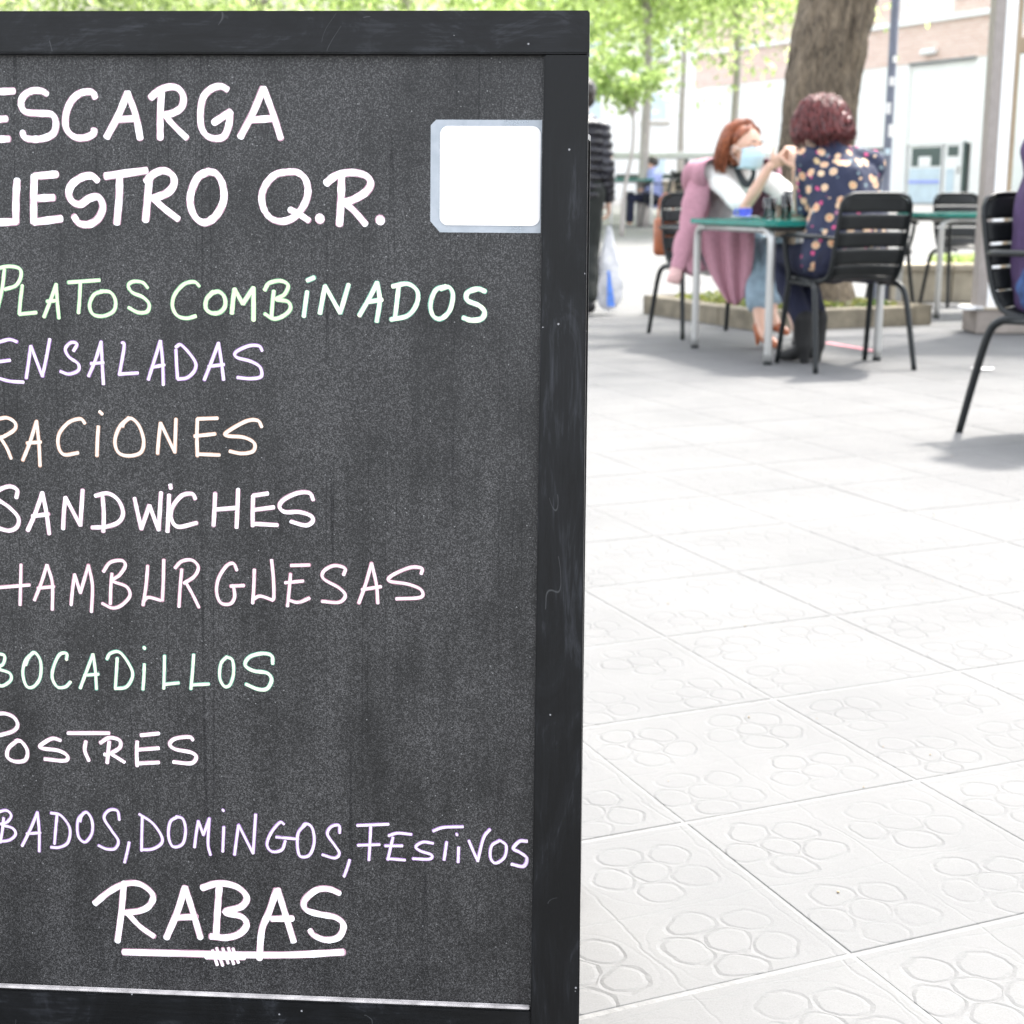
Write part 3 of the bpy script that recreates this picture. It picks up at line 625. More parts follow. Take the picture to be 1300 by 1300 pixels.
ink_line('ivory line with green edges reading BOCADILLOS', 'ivory', 3.6, [
 (10, [[(-14, 785), (20, 795), (15, 830), (-8, 850), (42, 870), (48, 900), (15, 925), (-14, 922)]]),
 (10, [[(150, 780), (113, 812), (100, 870), (115, 925), (145, 930), (175, 890), (177, 820), (150, 780), (125, 805), (112, 835)]]),
 (10, [[(290, 812), (290, 785), (260, 790), (235, 840), (228, 890), (250, 930), (285, 930), (308, 908)]]),
 (10, [[(350, 935), (378, 860), (405, 788)], [(405, 788), (415, 860), (420, 940)], [(365, 880), (428, 875)]]),
 (10, [[(465, 810), (480, 785), (520, 780), (560, 830), (577, 880), (550, 930), (500, 938)], [(510, 805), (506, 870), (502, 935)]]),
 (10, [[(628, 830), (626, 885), (622, 942)]]), (10, [[(627, 760)]], 1.25),
 (10, [[(715, 795), (714, 865), (712, 938)], [(712, 920), (778, 913)]]),
 (10, [[(842, 790), (837, 865), (830, 940)], [(832, 922), (908, 918)]]),
 (10, [[(985, 800), (960, 830), (955, 890), (975, 928), (1000, 920), (1015, 870), (1010, 815), (985, 800)]]),
 (10, [[(1185, 830), (1180, 795), (1140, 785), (1085, 800), (1065, 835), (1100, 860), (1160, 870), (1180, 900), (1160, 938), (1120, 940), (1068, 918)]], 1.2)])
ink_line('white line reading POSTRES', 'white', 4.4, [
 (12, [[(-18, 82), (20, 80), (55, 95), (70, 125), (50, 150), (-12, 168)], [(-18, 82), (-16, 265)]]),
 (12, [[(70, 185), (35, 215), (30, 250), (60, 268), (100, 262), (108, 225), (85, 190), (62, 187)]]),
 (12, [[(238, 185), (205, 178), (160, 205), (170, 217), (230, 225), (265, 245), (255, 265), (175, 258)]]),
 (12, [[(268, 157), (430, 157)], [(338, 190), (334, 225), (350, 265)]]),
 (12, [[(395, 195), (430, 175), (470, 185), (470, 215), (425, 240), (410, 240)], [(430, 190), (426, 230), (422, 273)], [(440, 240), (465, 255), (490, 271)]]),
 (12, [[(555, 165), (625, 158)], [(540, 190), (538, 235), (540, 286)], [(545, 222), (625, 216)], [(540, 276), (625, 272)]]),
 (12, [[(760, 185), (745, 172), (690, 178), (668, 200), (690, 220), (750, 232), (772, 250), (752, 275), (682, 270)]])])
ink_line('thin lilac line reading BADOS, DOMINGOS, FESTIVOS', 'lilac', 3.3, [
 (12, [[(-14, 470), (25, 460), (45, 480), (30, 505), (5, 515), (50, 530), (62, 555), (35, 578), (-14, 582)], [(15, 490), (10, 540), (2, 587)]]),
 (12, [[(88, 600), (120, 535), (148, 468)], [(148, 468), (155, 545), (155, 622)], [(105, 552), (160, 548)]]),
 (12, [[(200, 470), (240, 480), (275, 530), (268, 585), (235, 605), (200, 605)], [(225, 477), (220, 530), (215, 592)]]),
 (12, [[(330, 470), (307, 500), (308, 560), (335, 585), (362, 550), (362, 500), (342, 468), (322, 480), (315, 505)]]),
 (12, [[(470, 498), (462, 462), (430, 460), (410, 490), (440, 540), (466, 580), (453, 610), (420, 612), (388, 598)]]),
 (12, [[(508, 585), (500, 625), (490, 665)]]),
 (12, [[(548, 475), (600, 510), (635, 560), (635, 590), (600, 612), (555, 615)], [(560, 482), (558, 550), (557, 618)]]),
 (12, [[(700, 485), (670, 505), (663, 560), (680, 602), (718, 592), (730, 540), (720, 495), (692, 484)]]),
 (12, [[(765, 605), (772, 550), (780, 502)], [(780, 502), (800, 557)], [(800, 557), (823, 492)], [(823, 492), (818, 590), (828, 636)]]),
 (12, [[(880, 525), (878, 575), (876, 622)], [(876, 458), (879, 462)]]),
 (12, [[(922, 635), (930, 575), (938, 517)], [(938, 517), (995, 630)], [(995, 630), (1005, 475)]]),
 (12, [[(1118, 515), (1100, 508), (1065, 550), (1050, 595), (1070, 622), (1108, 615), (1122, 580)], [(1085, 565), (1172, 573)]]),
 (13, [[(150, 205), (120, 240), (118, 300), (130, 332), (165, 325), (183, 275), (175, 220), (150, 203), (132, 222)]]),
 (13, [[(283, 240), (280, 210), (250, 215), (235, 245), (265, 290), (282, 320), (263, 338), (215, 325)]]),
 (13, [[(322, 345), (312, 378), (300, 410)]]),
 (13, [[(352, 210), (475, 205)], [(405, 215), (402, 280), (398, 346)], [(355, 288), (440, 285)]]),
 (13, [[(475, 250), (510, 240), (565, 245)], [(492, 257), (482, 300), (472, 345)], [(462, 290), (530, 290)], [(470, 340), (540, 346)]]),
 (13, [[(650, 280), (610, 275), (582, 293), (600, 310), (643, 325), (635, 342), (570, 340)]]),
 (13, [[(650, 232), (690, 218), (768, 215)], [(703, 275), (698, 310), (693, 346)]]),
 (13, [[(750, 295), (749, 325), (748, 355)], [(742, 243), (744, 247)]]),
 (13, [[(790, 270), (808, 312), (825, 350)], [(825, 350), (848, 260), (873, 226)]]),
 (13, [[(910, 270), (880, 290), (875, 335), (895, 358), (930, 335), (937, 290), (915, 270)]]),
 (13, [[(1020, 272), (990, 272), (965, 300), (990, 315), (1018, 338), (1005, 370), (958, 362)]], 1.2)])
ink_line('bold white line reading RABAS with an underline', 'white', 8.0, [
 (12, [[(372, 827), (430, 780), (490, 750), (550, 750), (600, 790), (590, 832), (550, 855), (490, 862)], [(488, 745), (478, 860), (463, 973)], [(500, 862), (550, 915), (606, 955)]], .95),
 (12, [[(728, 762), (697, 860), (655, 960)], [(728, 762), (762, 870), (788, 960)], [(690, 882), (770, 878)]], 1.02),
 (12, [[(795, 765), (860, 747), (930, 760), (970, 800), (950, 838), (885, 860), (950, 878), (970, 910), (942, 945), (890, 960), (828, 955)], [(862, 762), (855, 860), (850, 948)]], 1.05),
 (12, [[(1088, 772), (1058, 860), (1030, 930), (1020, 1042)], [(1092, 772), (1122, 870), (1155, 978)], [(1068, 887), (1150, 885)]], 1.02),
 (13, [[(283, 477), (240, 460), (190, 465), (145, 505), (150, 540), (200, 558), (268, 572), (298, 603), (280, 648), (230, 660), (182, 642), (165, 620)]], .98),
 (0, [[(157, 1208.5), (220, 1210), (300, 1212)], [(300, 1212), (370, 1212), (436, 1208.5)]], 1.12),
 (0, [[(270, 1206), (276, 1225)], [(275, 1203), (283, 1226)], [(283, 1204), (290, 1223)], [(290, 1203), (297, 1224)], [(296, 1204), (303, 1222)]], .5),
 (0, [[(262, 1214), (310, 1215)]], 1.0)])

# ------------------------------------------------------------------ chairs and tables
def shell_profile():
    return catmull([(0, -.285, .865), (0, -.268, .76), (0, -.235, .62), (0, -.205, .52), (0, -.165, .462), (0, -.09, .440), (0, .04, .438), (0, .16, .446), (0, .225, .440)], 8)
def make_chair(mslat, mframe, label, group):
    t = empty('cafe_chair', (0, 0, 0), label=label, cat='chair', group=group)
    pr = shell_profile(); Ls = [0]
    for i in range(1, len(pr)): Ls.append(Ls[-1] + (pr[i] - pr[i - 1]).length)
    def pt(s):
        i = min(np.searchsorted(Ls, s), len(pr) - 1); i = max(i, 1); u = (s - Ls[i - 1]) / (Ls[i] - Ls[i - 1]); return pr[i - 1].lerp(pr[i], max(0, min(1, u)))
    total = Ls[-1]
    def half(s):   # half width along the shell
        return float(np.interp(s / total, [0, .06, .35, .5, .62, 1], [.165, .19, .192, .187, .20, .205]))
    edges = [.0, .092, .178, .264, .350, .43, .52, .60, .68, .76]; gap = .011
    for k in range(len(edges) - 1):
        s0, s1 = edges[k] + gap / 2, edges[k + 1] - gap / 2
        if k == 0: s0 = .0
        if k == 3: s1 += .006
        s1 = min(s1, total)
        bm = bmesh.new(); n = 5; cols = 7; top = []; bot = []
        for i in range(n + 1):
            s = s0 + (s1 - s0) * i / n; p = pt(s); q = pt(min(total, s + .01)); d = (q - pt(max(0, s - .01))).normalized(); nrm = Vector((0, d.z, -d.y))
            hw = half(s) - .006; ra = []; rb = []
            for j in range(cols + 1):
                x = -1 + 2 * j / cols; inset = 0
                if k == 0 and abs(x) > .7: inset = max(0, .018 * ((abs(x) - .7) / .3) ** 2) * (1 - i / n)
                c = p + nrm * (-.018 * (1 - x * x)) * (1 if s < .45 else .5) + d * inset
                ra.append(bm.verts.new((x * hw, c.y + nrm.y * .004, c.z + nrm.z * .004))); rb.append(bm.verts.new((x * hw, c.y - nrm.y * .004, c.z - nrm.z * .004)))
            top.append(ra); bot.append(rb)
        for i in range(n):
            for j in range(cols):
                bm.faces.new((top[i][j], top[i][j + 1], top[i + 1][j + 1], top[i + 1][j])); bm.faces.new((bot[i][j], bot[i + 1][j], bot[i + 1][j + 1], bot[i][j + 1]))
            bm.faces.new((top[i][0], top[i + 1][0], bot[i + 1][0], bot[i][0])); bm.faces.new((top[i][-1], bot[i][-1], bot[i + 1][-1], top[i + 1][-1]))
        for j in range(cols):
            bm.faces.new((top[0][j], bot[0][j], bot[0][j + 1], top[0][j + 1])); bm.faces.new((top[-1][j], top[-1][j + 1], bot[-1][j + 1], bot[-1][j]))
        bmesh.ops.recalc_face_normals(bm, faces=bm.faces)
        fin('back_slat' if k < 5 else 'seat_slat', bm, mslat, t, True)
    bm = bmesh.new()      # rim of the shell
    P = [Vector((half(s), pt(s).y, pt(s).z)) for s in np.linspace(.012, total, 26)]
    top_arc = [Vector((half(.012) * x, pt(0).y + .014 * (1 - x * x), .872 - .012 * abs(x) ** 6)) for x in np.linspace(-1, 1, 9)]
    Pl = [Vector((-p.x, p.y, p.z)) for p in P][::-1]
    tube(bm, Pl + top_arc[1:-1] + P, .0085, 8, flat=1.5); fin('shell_rim', bm, mframe, t, True)
    for sx in (-1, 1):
        bm = bmesh.new(); tube(bm, catmull([(sx * .205, .02, .425), (sx * .222, -.06, .432), (sx * .238, -.13, .415), (sx * .250, -.165, .36), (sx * .262, -.21, .18), (sx * .272, -.25, 0)], 6), [.015, .016, .016, .0155, .015, .0145, .0135], 10, cap=True); fin('leg', bm, mframe, t, True)
        bm = bmesh.new(); tube(bm, catmull([(sx * .255, .195, .655), (sx * .250, .185, .56), (sx * .238, .165, .45), (sx * .242, .185, .30), (sx * .255, .235, 0)], 6), [.012, .013, .015, .015, .0135], 10); fin('leg', bm, mframe, t, True)
        bm = bmesh.new(); tube(bm, catmull([(sx * .256, .225, .655), (sx * .258, .15, .664), (sx * .252, -.05, .664), (sx * .235, -.17, .662), (sx * .195, -.235, .655)], 6), [.013, .016, .016, .015, .012], 8, flat=.75, up=(0, 0, 1)); fin('armrest', bm, mframe, t, True)
        bm = bmesh.new(); tube(bm, [(sx * .236, .165, .428), (sx * .225, .02, .424), (sx * .236, -.12, .42)], .011, 8); fin('side_rail', bm, mframe, t, True)
    return t
def make_table(label, group, wx=.74, wy=.98, h=.735):
    t = empty('cafe_table', (0, 0, 0), label=label, cat='table', group=group)
    bm = bmesh.new(); pts = rrect(-wx / 2, wx / 2, -wy / 2, wy / 2, .05)
    f = [bm.verts.new((p[0], p[1], h - .028)) for p in pts]; g = [bm.verts.new((p[0], p[1], h)) for p in pts]
    bm.faces.new(f[::-1]); bm.faces.new(g)
    for i in range(len(pts)): bm.faces.new((f[i], f[(i + 1) % len(pts)], g[(i + 1) % len(pts)], g[i]))
    bmesh.ops.bevel(bm, geom=[e for e in bm.edges if abs(e.verts[0].co.z - e.verts[1].co.z) < 1e-5], offset=.003, segments=2, affect='EDGES')
    fin('tabletop', bm, M_TOP, t)
    lx, ly = wx / 2 - .045, wy / 2 - .045
    for sx in (-1, 1):
        for sy in (-1, 1):
            bm = bmesh.new(); tube(bm, catmull([(sx * lx, sy * ly, .0), (sx * lx, sy * ly, .35), (sx * lx, sy * ly, .60), (sx * lx, sy * (ly - .015), .665), (sx * lx, sy * (ly - .065), h - .047), (sx * lx, sy * (ly - .12), h - .047)], 6), .021, 12)
            lg = fin('leg', bm, M_ALU, t, True)
            bm = bmesh.new(); lathe(bm, [(.0225, 0), (.0225, .018), (.020, .019)], 12, (sx * lx, sy * ly, 0)); fin('foot_cap', bm, M_BLACK, lg, 'auto')
        bm = bmesh.new(); tube(bm, [(sx * lx, -(ly - .118), h - .047), (sx * lx, (ly - .118), h - .047)], .018, 10); fin('apron_rail', bm, M_ALU, t, True)
    for sy in (-1, 1): bx('cross_rail', (0, sy * (ly - .14), h - .045), (2 * lx, .03, .028), M_ALU, t, .002)
    return t
GCH = 'black slatted cafe chairs with arms'; GTB = 'green topped cafe tables'
def place(o, x, y, rz, label=None, group=None):
    o.location = (x, y, 0); o.rotation_euler = (0, 0, rz)
    if label: o['label'] = label
    if group: o['group'] = group
    return o
ch = make_chair(M_SLAT, M_BLACK, 'black slatted cafe chair seen from behind under the woman in floral blouse', GCH)
register(ch)
TH2 = R(18)
place(ch, 1.70, 7.58, R(15))
c1 = place(copy_tree(ch), 1.21, 9.30, R(198), 'black cafe chair behind the woman in the pink cardigan')
c4 = place(copy_tree(ch), 2.03, 5.36, R(210), 'nearest black cafe chair at the right edge holding a person in jeans')
c5 = place(copy_tree(ch), 3.62, 11.85, R(188), 'empty dark chair facing us behind the far green table')
c6 = place(copy_tree(ch), 2.72, 11.35, R(-65), 'empty dark chair left of the far green table, partly behind the front chair')
c7 = place(copy_tree(ch), 2.25, 12.2, R(30), 'empty dark chair behind the tree planter, only its thin legs showing')
tb = make_table('green topped cafe table with aluminium legs between the two women', GTB); register(tb)
place(tb, 1.50, 8.18, TH2)
t2 = place(copy_tree(tb), 3.42, 11.0, R(100), 'far green topped cafe table beside the glazed terrace post'); 
# things on the table
TZ = .735
def onto(px, d): return (px - 650) / FPX * (d * .978)
p = (1.275, 8.22)
s = empty('saucer_with_cup', (p[0] + .0, p[1], TZ), label='white saucer with a blue cup on the green table', cat='cup')
bm = bmesh.new(); lathe(bm, [(.03, .0), (.045, .002), (.078, .012), (.080, .015), (.045, .007), (0.0001, .006)], 28); fin('saucer', bm, M_PORC, s, True)
bm = bmesh.new(); lathe(bm, [(.024, .008), (.032, .015), (.036, .05), (.038, .058), (.034, .058), (.031, .02), (.0001, .015)], 24); tube(bm, catmull([(-.034, 0, .048), (-.055, 0, .048), (-.056, 0, .026), (-.032, 0, .02)], 5), .005, 6); fin('cup', bm, M_BLUE, s, True)
def glass(name, x, y, r0, r1, h, drink, fill, label, cat, cap=None):
    g = empty(name, (x, y, TZ), label=label, cat=cat)
    bm = bmesh.new(); lathe(bm, [(r0, 0), (r1, h), (r1 - .002, h), (r0 - .003, .006), (.0001, .005)], 24); fin('glass_wall', bm, M_GLASS, g, True)
    bm = bmesh.new(); lathe(bm, [(r0 - .004, .007), (r0 + (r1 - r0) * fill - .004, h * fill)], 24); fin('drink', bm, drink, g, 'auto')
    return g
glass('drinking_glass', 1.385, 8.08, .030, .038, .115, M_COLA, .38, 'clear tumbler with dark drink near the centre of the table', 'glass')
g2 = glass('drinking_glass', 1.462, 8.02, .026, .032, .13, M_JUICE, .75, 'clear glass with orange drink close to the floral blouse', 'glass')
g3 = glass('drinking_glass', 1.50, 8.18, .022, .026, .15, M_PORC, .2, 'tall narrow glass standing behind the other glasses', 'glass')

# ------------------------------------------------------------------ people
def hand(bm, wrist, palm_dir, side, palm_n, curl=.5, size=1.0):
    """palm and five bent fingers. side = direction towards the thumb"""
    wrist = Vector(wrist); f = Vector(palm_dir).normalized(); s = Vector(side); s = (s - f * s.dot(f)).normalized(); n = Vector(palm_n); n = (n - f * n.dot(f) - s * n.dot(s)).normalized()
    Mx = Matrix((s, f, n)).transposed()
    ball(bm, wrist + f * .045 * size, (.038 * size, .05 * size, .016 * size), Mx, 2)
    ln = (.070, .078, .072, .056)
    for i in range(4):
        b = wrist + f * .082 * size + s * (.027 - .018 * i) * size; L_ = ln[i] * size; a = 0; P = [b - f * .02]; d = f.copy()
        P.append(b)
        for k, fr in enumerate((.45, .32, .23)):
            a += curl * (.75 if k == 0 else .9); dd = f * math.cos(a) + n * math.sin(a); P.append(P[-1] + dd * L_ * fr)
        limb(bm, P, [.0095 * size, .0095 * size, .0088 * size, .0080 * size, .0070 * size], 8)
    b = wrist + f * .025 * size + s * .028 * size
    limb(bm, [b, b + (f * .6 + s * .7 + n * .25) * .032 * size, b + (f * .9 + s * .75 + n * .6) * .052 * size], [.013 * size, .0105 * size, .0085 * size], 8)
def head(bm, c, face, s=1.0, tilt=0):
    c = Vector(c); up = Vector((face[0] * tilt, face[1] * tilt, 1)).normalized(); Mx = rotm(face, up)
    def q(x, y, z): return c + Mx @ Vector((x, y, z)) * s
    ball(bm, q(0, -.012, .025), (.076 * s, .096 * s, .092 * s), Mx)
    ball(bm, q(0, .020, -.035), (.060 * s, .068 * s, .080 * s), Mx)
    ball(bm, q(0, .050, -.088), (.026 * s, .026 * s, .022 * s), Mx, 2)
    tube(bm, [q(0, .080, .012), q(0, .100, -.020), q(0, .108, -.034), q(0, .086, -.044)], [.009 * s, .012 * s, .015 * s, .012 * s], 8)
    for x in (-1, 1):
        ball(bm, q(x * .076, -.012, -.008), (.009 * s, .018 * s, .030 * s), Mx, 2)
        ball(bm, q(x * .030, .072, .026), (.024 * s, .012 * s, .008 * s), Mx, 2)
        ball(bm, q(x * .036, .055, -.025), (.026 * s, .026 * s, .022 * s), Mx, 2)
    ball(bm, q(0, .084, -.058), (.024 * s, .010 * s, .006 * s), Mx, 2); ball(bm, q(0, .082, -.068), (.020 * s, .010 * s, .006 * s), Mx, 2)
    return Mx, q
def eyes(parent, q, Mx, s=1.0):
    for x in (-1, 1):
        bm = bmesh.new(); ball(bm, q(x * .031, .0755, .010), (.0125 * s, .008 * s, .0075 * s), Mx, 2); e = fin('eye', bm, M_PORC, parent, True, True)
        bm = bmesh.new(); ball(bm, q(x * .031, .0815, .010), (.0058 * s, .003 * s, .0058 * s), Mx, 2); fin('iris', bm, M_HAIR_D, parent, True, True)
        bm = bmesh.new(); tube(bm, [q(x * .014, .088, .036), q(x * .032, .089, .043), q(x * .050, .076, .036)], [.003 * s, .004 * s, .002 * s], 6); fin('eyebrow', bm, M_HAIR_D, parent, True, True)
def locks(name, parent, m, q, n, style, seed, r=.0075):
    """hair as a mass of tapering locks laid over the skull"""
    rn = random.Random(seed); bm = bmesh.new()
    for i in range(n):
        P = style(rn); 
        if P: tube(bm, catmull([q(*p) for p in P], 3), [r, r * 1.15, r, r * .35], 5)
    return fin(name, bm, m, parent, True, True)
def cloth_noise(amp, f, seed=0):
    return lambda c: amp * noise.noise(Vector((c[0] * f + seed, c[1] * f, c[2] * f * .55)))

def skull_style(front, length, spread=1.0, vol=1.0, flip=0):
    def st(rn):
        a = rn.uniform(-math.pi, math.pi)          # direction the lock falls; 0 = front
        if abs(a) < front: return None
        k = rn.uniform(.9, 1.12) * vol
        P = []
        ln = length * rn.uniform(.75, 1.1)
        for t in np.linspace(0, 1, 6):
            el = math.pi / 2 * (1 - min(1, t * 1.55)); rr = (.088 + .022 * math.sin(min(1, t * 1.5) * math.pi / 2)) * k
            x = math.sin(a) * math.cos(el) * rr * 1.02; y = math.cos(a) * math.cos(el) * rr * 1.08 - .012; z = .030 + math.sin(el) * (.100 * k)
            if t > .62:
                u = (t - .62) / .38; z = .03 - u * ln; x *= 1 + .16 * u * spread; y = y * (1 + .10 * u * spread) - .015 * u
            w_ = .005 + (.006 * t if flip else 0); q_ = Vector((x, y, z)) * 22
            if flip: x += .014 * noise.noise(q_); y += .012 * noise.noise(q_ + Vector((7, 3, 1))); z += .016 * noise.noise(q_ + Vector((2, 9, 4))) * t
            P.append((x + rn.uniform(-w_, w_), y + rn.uniform(-w_, w_), z + rn.uniform(-w_, w_)))
        return P
    return st
# ---- woman in the floral blouse, seen from behind
C2 = Vector((1.725, 7.58, 0)); f2 = Vector((-.27, .96, 0)).normalized(); r2 = Vector((f2.y, -f2.x, 0))
def W2(r_, f_, z): return C2 + r2 * r_ + f2 * f_ + Vector((0, 0, z))
w2 = empty('person', C2, label='person seated with back to us in a dark floral blouse, navy jeans and black boots', cat='woman')
hc2 = W2(-.065, .285, 1.205); face2 = Vector((-.62, .78, -.10)).normalized()
sh2L, sh2R = W2(-.165, .20, 1.035), W2(.165, .14, 1.02)
el2L, el2R = W2(-.125, .27, .80), W2(.26, .36, .82); wr2L, wr2R = W2(.0, .50, .79), W2(.10, .58, .79)
hipL, hipR = W2(-.10, .0, .53), W2(.09, .0, .53); knL, knR = W2(-.20, .40, .545), W2(-.06, .44, .545); anL, anR = W2(-.155, .20, .12), W2(-.055, .24, .12)
bm = bmesh.new(); Mx, q2 = head(bm, hc2, face2)
limb(bm, [W2(-.02, .20, 1.03), W2(-.035, .235, 1.10), hc2 + Vector((0, 0, -.06))], [.07, .052, .052])
limb(bm, [W2(0, .03, .56), W2(0, .07, .75), W2(-.01, .15, .93), W2(-.01, .18, 1.0)], [.12, .11, .12, .09])
for s_, e_, w_ in ((sh2L, el2L, wr2L), (sh2R, el2R, wr2R)): limb(bm, [s_, s_.lerp(e_, .5), e_, e_.lerp(w_, .5), w_], [.050, .044, .038, .032, .025])
hand(bm, wr2L, (.2, 1, .1), (1, 0, .1), (0, 0, -1), .3, 1); hand(bm, wr2R, (-.3, 1, .1), (-1, 0, .1), (0, 0, -1), .3, 1)
for h_, k_, a_ in ((hipL, knL, anL), (hipR, knR, anR)): limb(bm, [h_, h_.lerp(k_, .5), k_, k_.lerp(a_, .4), a_, a_ + Vector((0, 0, -.06)) + f2 * .05], [.088, .075, .056, .05, .036, .03])
fuse('body', bm, M_SKIN2, w2, .0065, 4)
bm = bmesh.new()
limb(bm, [W2(-.02, .03, .625), W2(-.02, .04, .66), W2(-.005, .07, .76), W2(-.01, .13, .92), W2(-.01, .17, 1.02)], [.175, .165, .150, .158, .10])
limb(bm, [W2(-.15, .06, .55), W2(-.12, .06, .64), W2(-.09, .09, .8), W2(-.09, .15, .94)], [.10, .11, .10, .11]); limb(bm, [W2(.12, .04, .57), W2(.10, .05, .66), W2(.09, .09, .8), W2(.08, .13, .94)], [.10, .11, .10, .11])
limb(bm, [sh2L + Vector((0, 0, -.005)), W2(-.08, .19, 1.055), W2(.06, .17, 1.05), sh2R], [.066, .062, .062, .066])
for s_, e_, w_ in ((sh2L, el2L, wr2L), (sh2R, el2R, wr2R)): limb(bm, [s_, s_.lerp(e_, .5), e_, e_.lerp(w_, .45), e_.lerp(w_, .8)], [.074, .066, .060, .054, .046])
limb(bm, [W2(-.03, .19, 1.06), W2(-.035, .22, 1.095)], [.075, .066])
fuse('blouse', bm, M_FLORAL, w2, .008, 8, disp=lambda c: .010 * noise.noise(Vector((c[0] * 9, c[1] * 9, c[2] * 5))) + .006 * noise.noise(Vector((c[0] * 22, c[1] * 22, c[2] * 12))))
bm = bmesh.new()
for h_, k_, a_ in ((hipL, knL, anL), (hipR, knR, anR)): limb(bm, [h_, h_.lerp(k_, .5), k_, k_.lerp(a_, .35), a_ + Vector((0, 0, .10))], [.112, .092, .072, .066, .054])
ball(bm, W2(0, .0, .53), (.17, .14, .10))
fuse('jeans', bm, M_JEAN_D, w2, .008, 5, disp=cloth_noise(.006, 22))
for a_, nm in ((anL, 0), (anR, 1)):
    bm = bmesh.new(); fd = (f2 * .9 + r2 * (-.25 + .4 * nm)).normalized()
    limb(bm, [a_ + Vector((0, 0, .11)), a_ + Vector((0, 0, .03)), a_ + Vector((0, 0, -.03)) - fd * .008], [.056, .050, .046]); limb(bm, [a_ + Vector((0, 0, -.045)) - fd * .005, a_ + fd * .07 + Vector((0, 0, -.078)), a_ + fd * .15 + Vector((0, 0, -.092))], [.042, .036, .026])
    b = a_ - fd * .018; tube(bm, [Vector((b.x, b.y, .075)), Vector((b.x, b.y, .001))], [.034, .022], 10)
    fuse('boot', bm, M_BOOT, w2, .006, 3)
bm = bmesh.new(); ball(bm, q2(0, -.028, .035), (.100, .108, .102), Mx); ball(bm, q2(0, -.050, -.035), (.108, .082, .085), Mx)
fuse('hair', bm, M_HAIR_R, w2, .008, 3, disp=lambda c: .012 * noise.noise(Vector((c[0] * 25, c[1] * 25, c[2] * 12))))
locks('hair_locks', w2, M_HAIR_R, q2, 1500, skull_style(.75, .095, .8, 1.13, 1), 3, .0038)
def frizz(rn):
    a = rn.choice((-1, 1)) * rn.uniform(.9, 3.1); k = rn.uniform(1.10, 1.32); P = []; zb_ = rn.uniform(-.13, -.02); ph = rn.uniform(0, 6)
    for t in np.linspace(0, 1, 6):
        e = R(70) * (1 - min(1, t * 1.8)); rr = .108 * k; z = .03 + math.sin(e) * .105 * k if t < .55 else .03 + (zb_ - .03) * (t - .55) / .45
        P.append((math.sin(a) * math.cos(e) * rr + .010 * math.sin(t * 11 + ph), math.cos(a) * math.cos(e) * rr * 1.02 - .012 + .010 * math.cos(t * 9 + ph), z + rn.uniform(-.006, .006)))
    return P
locks('stray_curls', w2, M_HAIR_R, q2, 420, frizz, 21, .0026)
def long_st(rn):
    a = rn.uniform(1.9, 2.9); x = math.sin(a) * .115; y = math.cos(a) * .10
    return [(x * .8, y, .06), (x, y - .015, -.03), (x * 1.10, y - .02, -.09), (x * 1.12 + rn.uniform(-.03, .03), y - .02, -.12 - rn.uniform(0, .04))]
locks('side_locks', w2, M_HAIR_R, q2, 90, long_st, 5, .006)
bm = bmesh.new(); P = [q2(.012 + .050 * math.cos(t) * (1 - t / 14), -.140 - .005 * t, -.005 + .052 * math.sin(t) * (1 - t / 14)) for t in np.linspace(0, 9.5, 34)]
tube(bm, P, [.017, .019, .017, .010], 8); fin('hair_bun', bm, M_HAIR_R, w2, True, True)
bm = bmesh.new(); P = [q2(-.028 + x, -.166 + .3 * abs(x), -.035) for x in (-.0, .02, .05, .065)]; tube(bm, P, [.006, .009, .009, .005], 6); fin('hair_clip', bm, M_BLACK, w2, True, True)

# ---- woman in the pink cardigan
C1 = Vector((1.22, 9.30, 0)); f1 = Vector((.31, -.95, 0)).normalized(); r1 = Vector((f1.y, -f1.x, 0))
def W1(r_, f_, z): return C1 + r1 * r_ + f1 * f_ + Vector((0, 0, z))
w1 = empty('person', C1, label='person in blue face mask, copper hair and pink cardigan draped over a white top', cat='woman')
hc1 = Vector((1.330, 8.62, 1.125)); face1 = Vector((.58, -.80, -.10)).normalized()
shR = Vector((1.15, 8.76, 1.00)); shL = Vector((1.47, 8.88, .985)); elR = Vector((1.315, 8.50, .790)); elL = Vector((1.64, 8.56, .790)); wrR = Vector((1.435, 8.42, 1.02)); wrL = Vector((1.580, 8.42, 1.00))
nk = Vector((1.315, 8.80, 1.02))
bm = bmesh.new(); Mx1, q1 = head(bm, hc1, face1, 1.06)
limb(bm, [nk, nk.lerp(hc1, .45), hc1 + Vector((0, 0, -.05))], [.060, .050, .054])
limb(bm, [W1(0, .0, .55), W1(0, .10, .72), W1(0, .32, .90), nk + Vector((0, 0, -.06))], [.12, .10, .11, .08])
for s_, e_, w_ in ((shR, elR, wrR), (shL, elL, wrL)): limb(bm, [s_, s_.lerp(e_, .5), e_, e_.lerp(w_, .4), w_], [.048, .042, .037, .036, .024])
hand(bm, wrR, (.75, .05, .45), (-.1, -.3, .9), (.3, .6, -.2), .55, 1.05); hand(bm, wrL, (-.10, -.1, .9), (-.7, -.4, .2), (-.6, .1, -.3), .75, 1.05)
h1R, h1L = W1(.10, .02, .52), W1(-.10, .02, .52); k1R, k1L = Vector((1.40, 8.78, .60)), Vector((1.52, 8.66, .56)); a1R, a1L = Vector((1.43, 8.50, .135)), Vector((1.50, 8.58, .20))
for h_, k_, a_ in ((h1R, k1R, a1R), (h1L, k1L, a1L)): limb(bm, [h_, h_.lerp(k_, .5), k_, k_.lerp(a_, .35), a_, a_ + Vector((.02, -.05, -.06))], [.085, .072, .054, .050, .034, .03])
fuse('body', bm, M_SKIN, w1, .0058, 3)
eyes(w1, q1, Mx1, 1.06)
bm = bmesh.new()
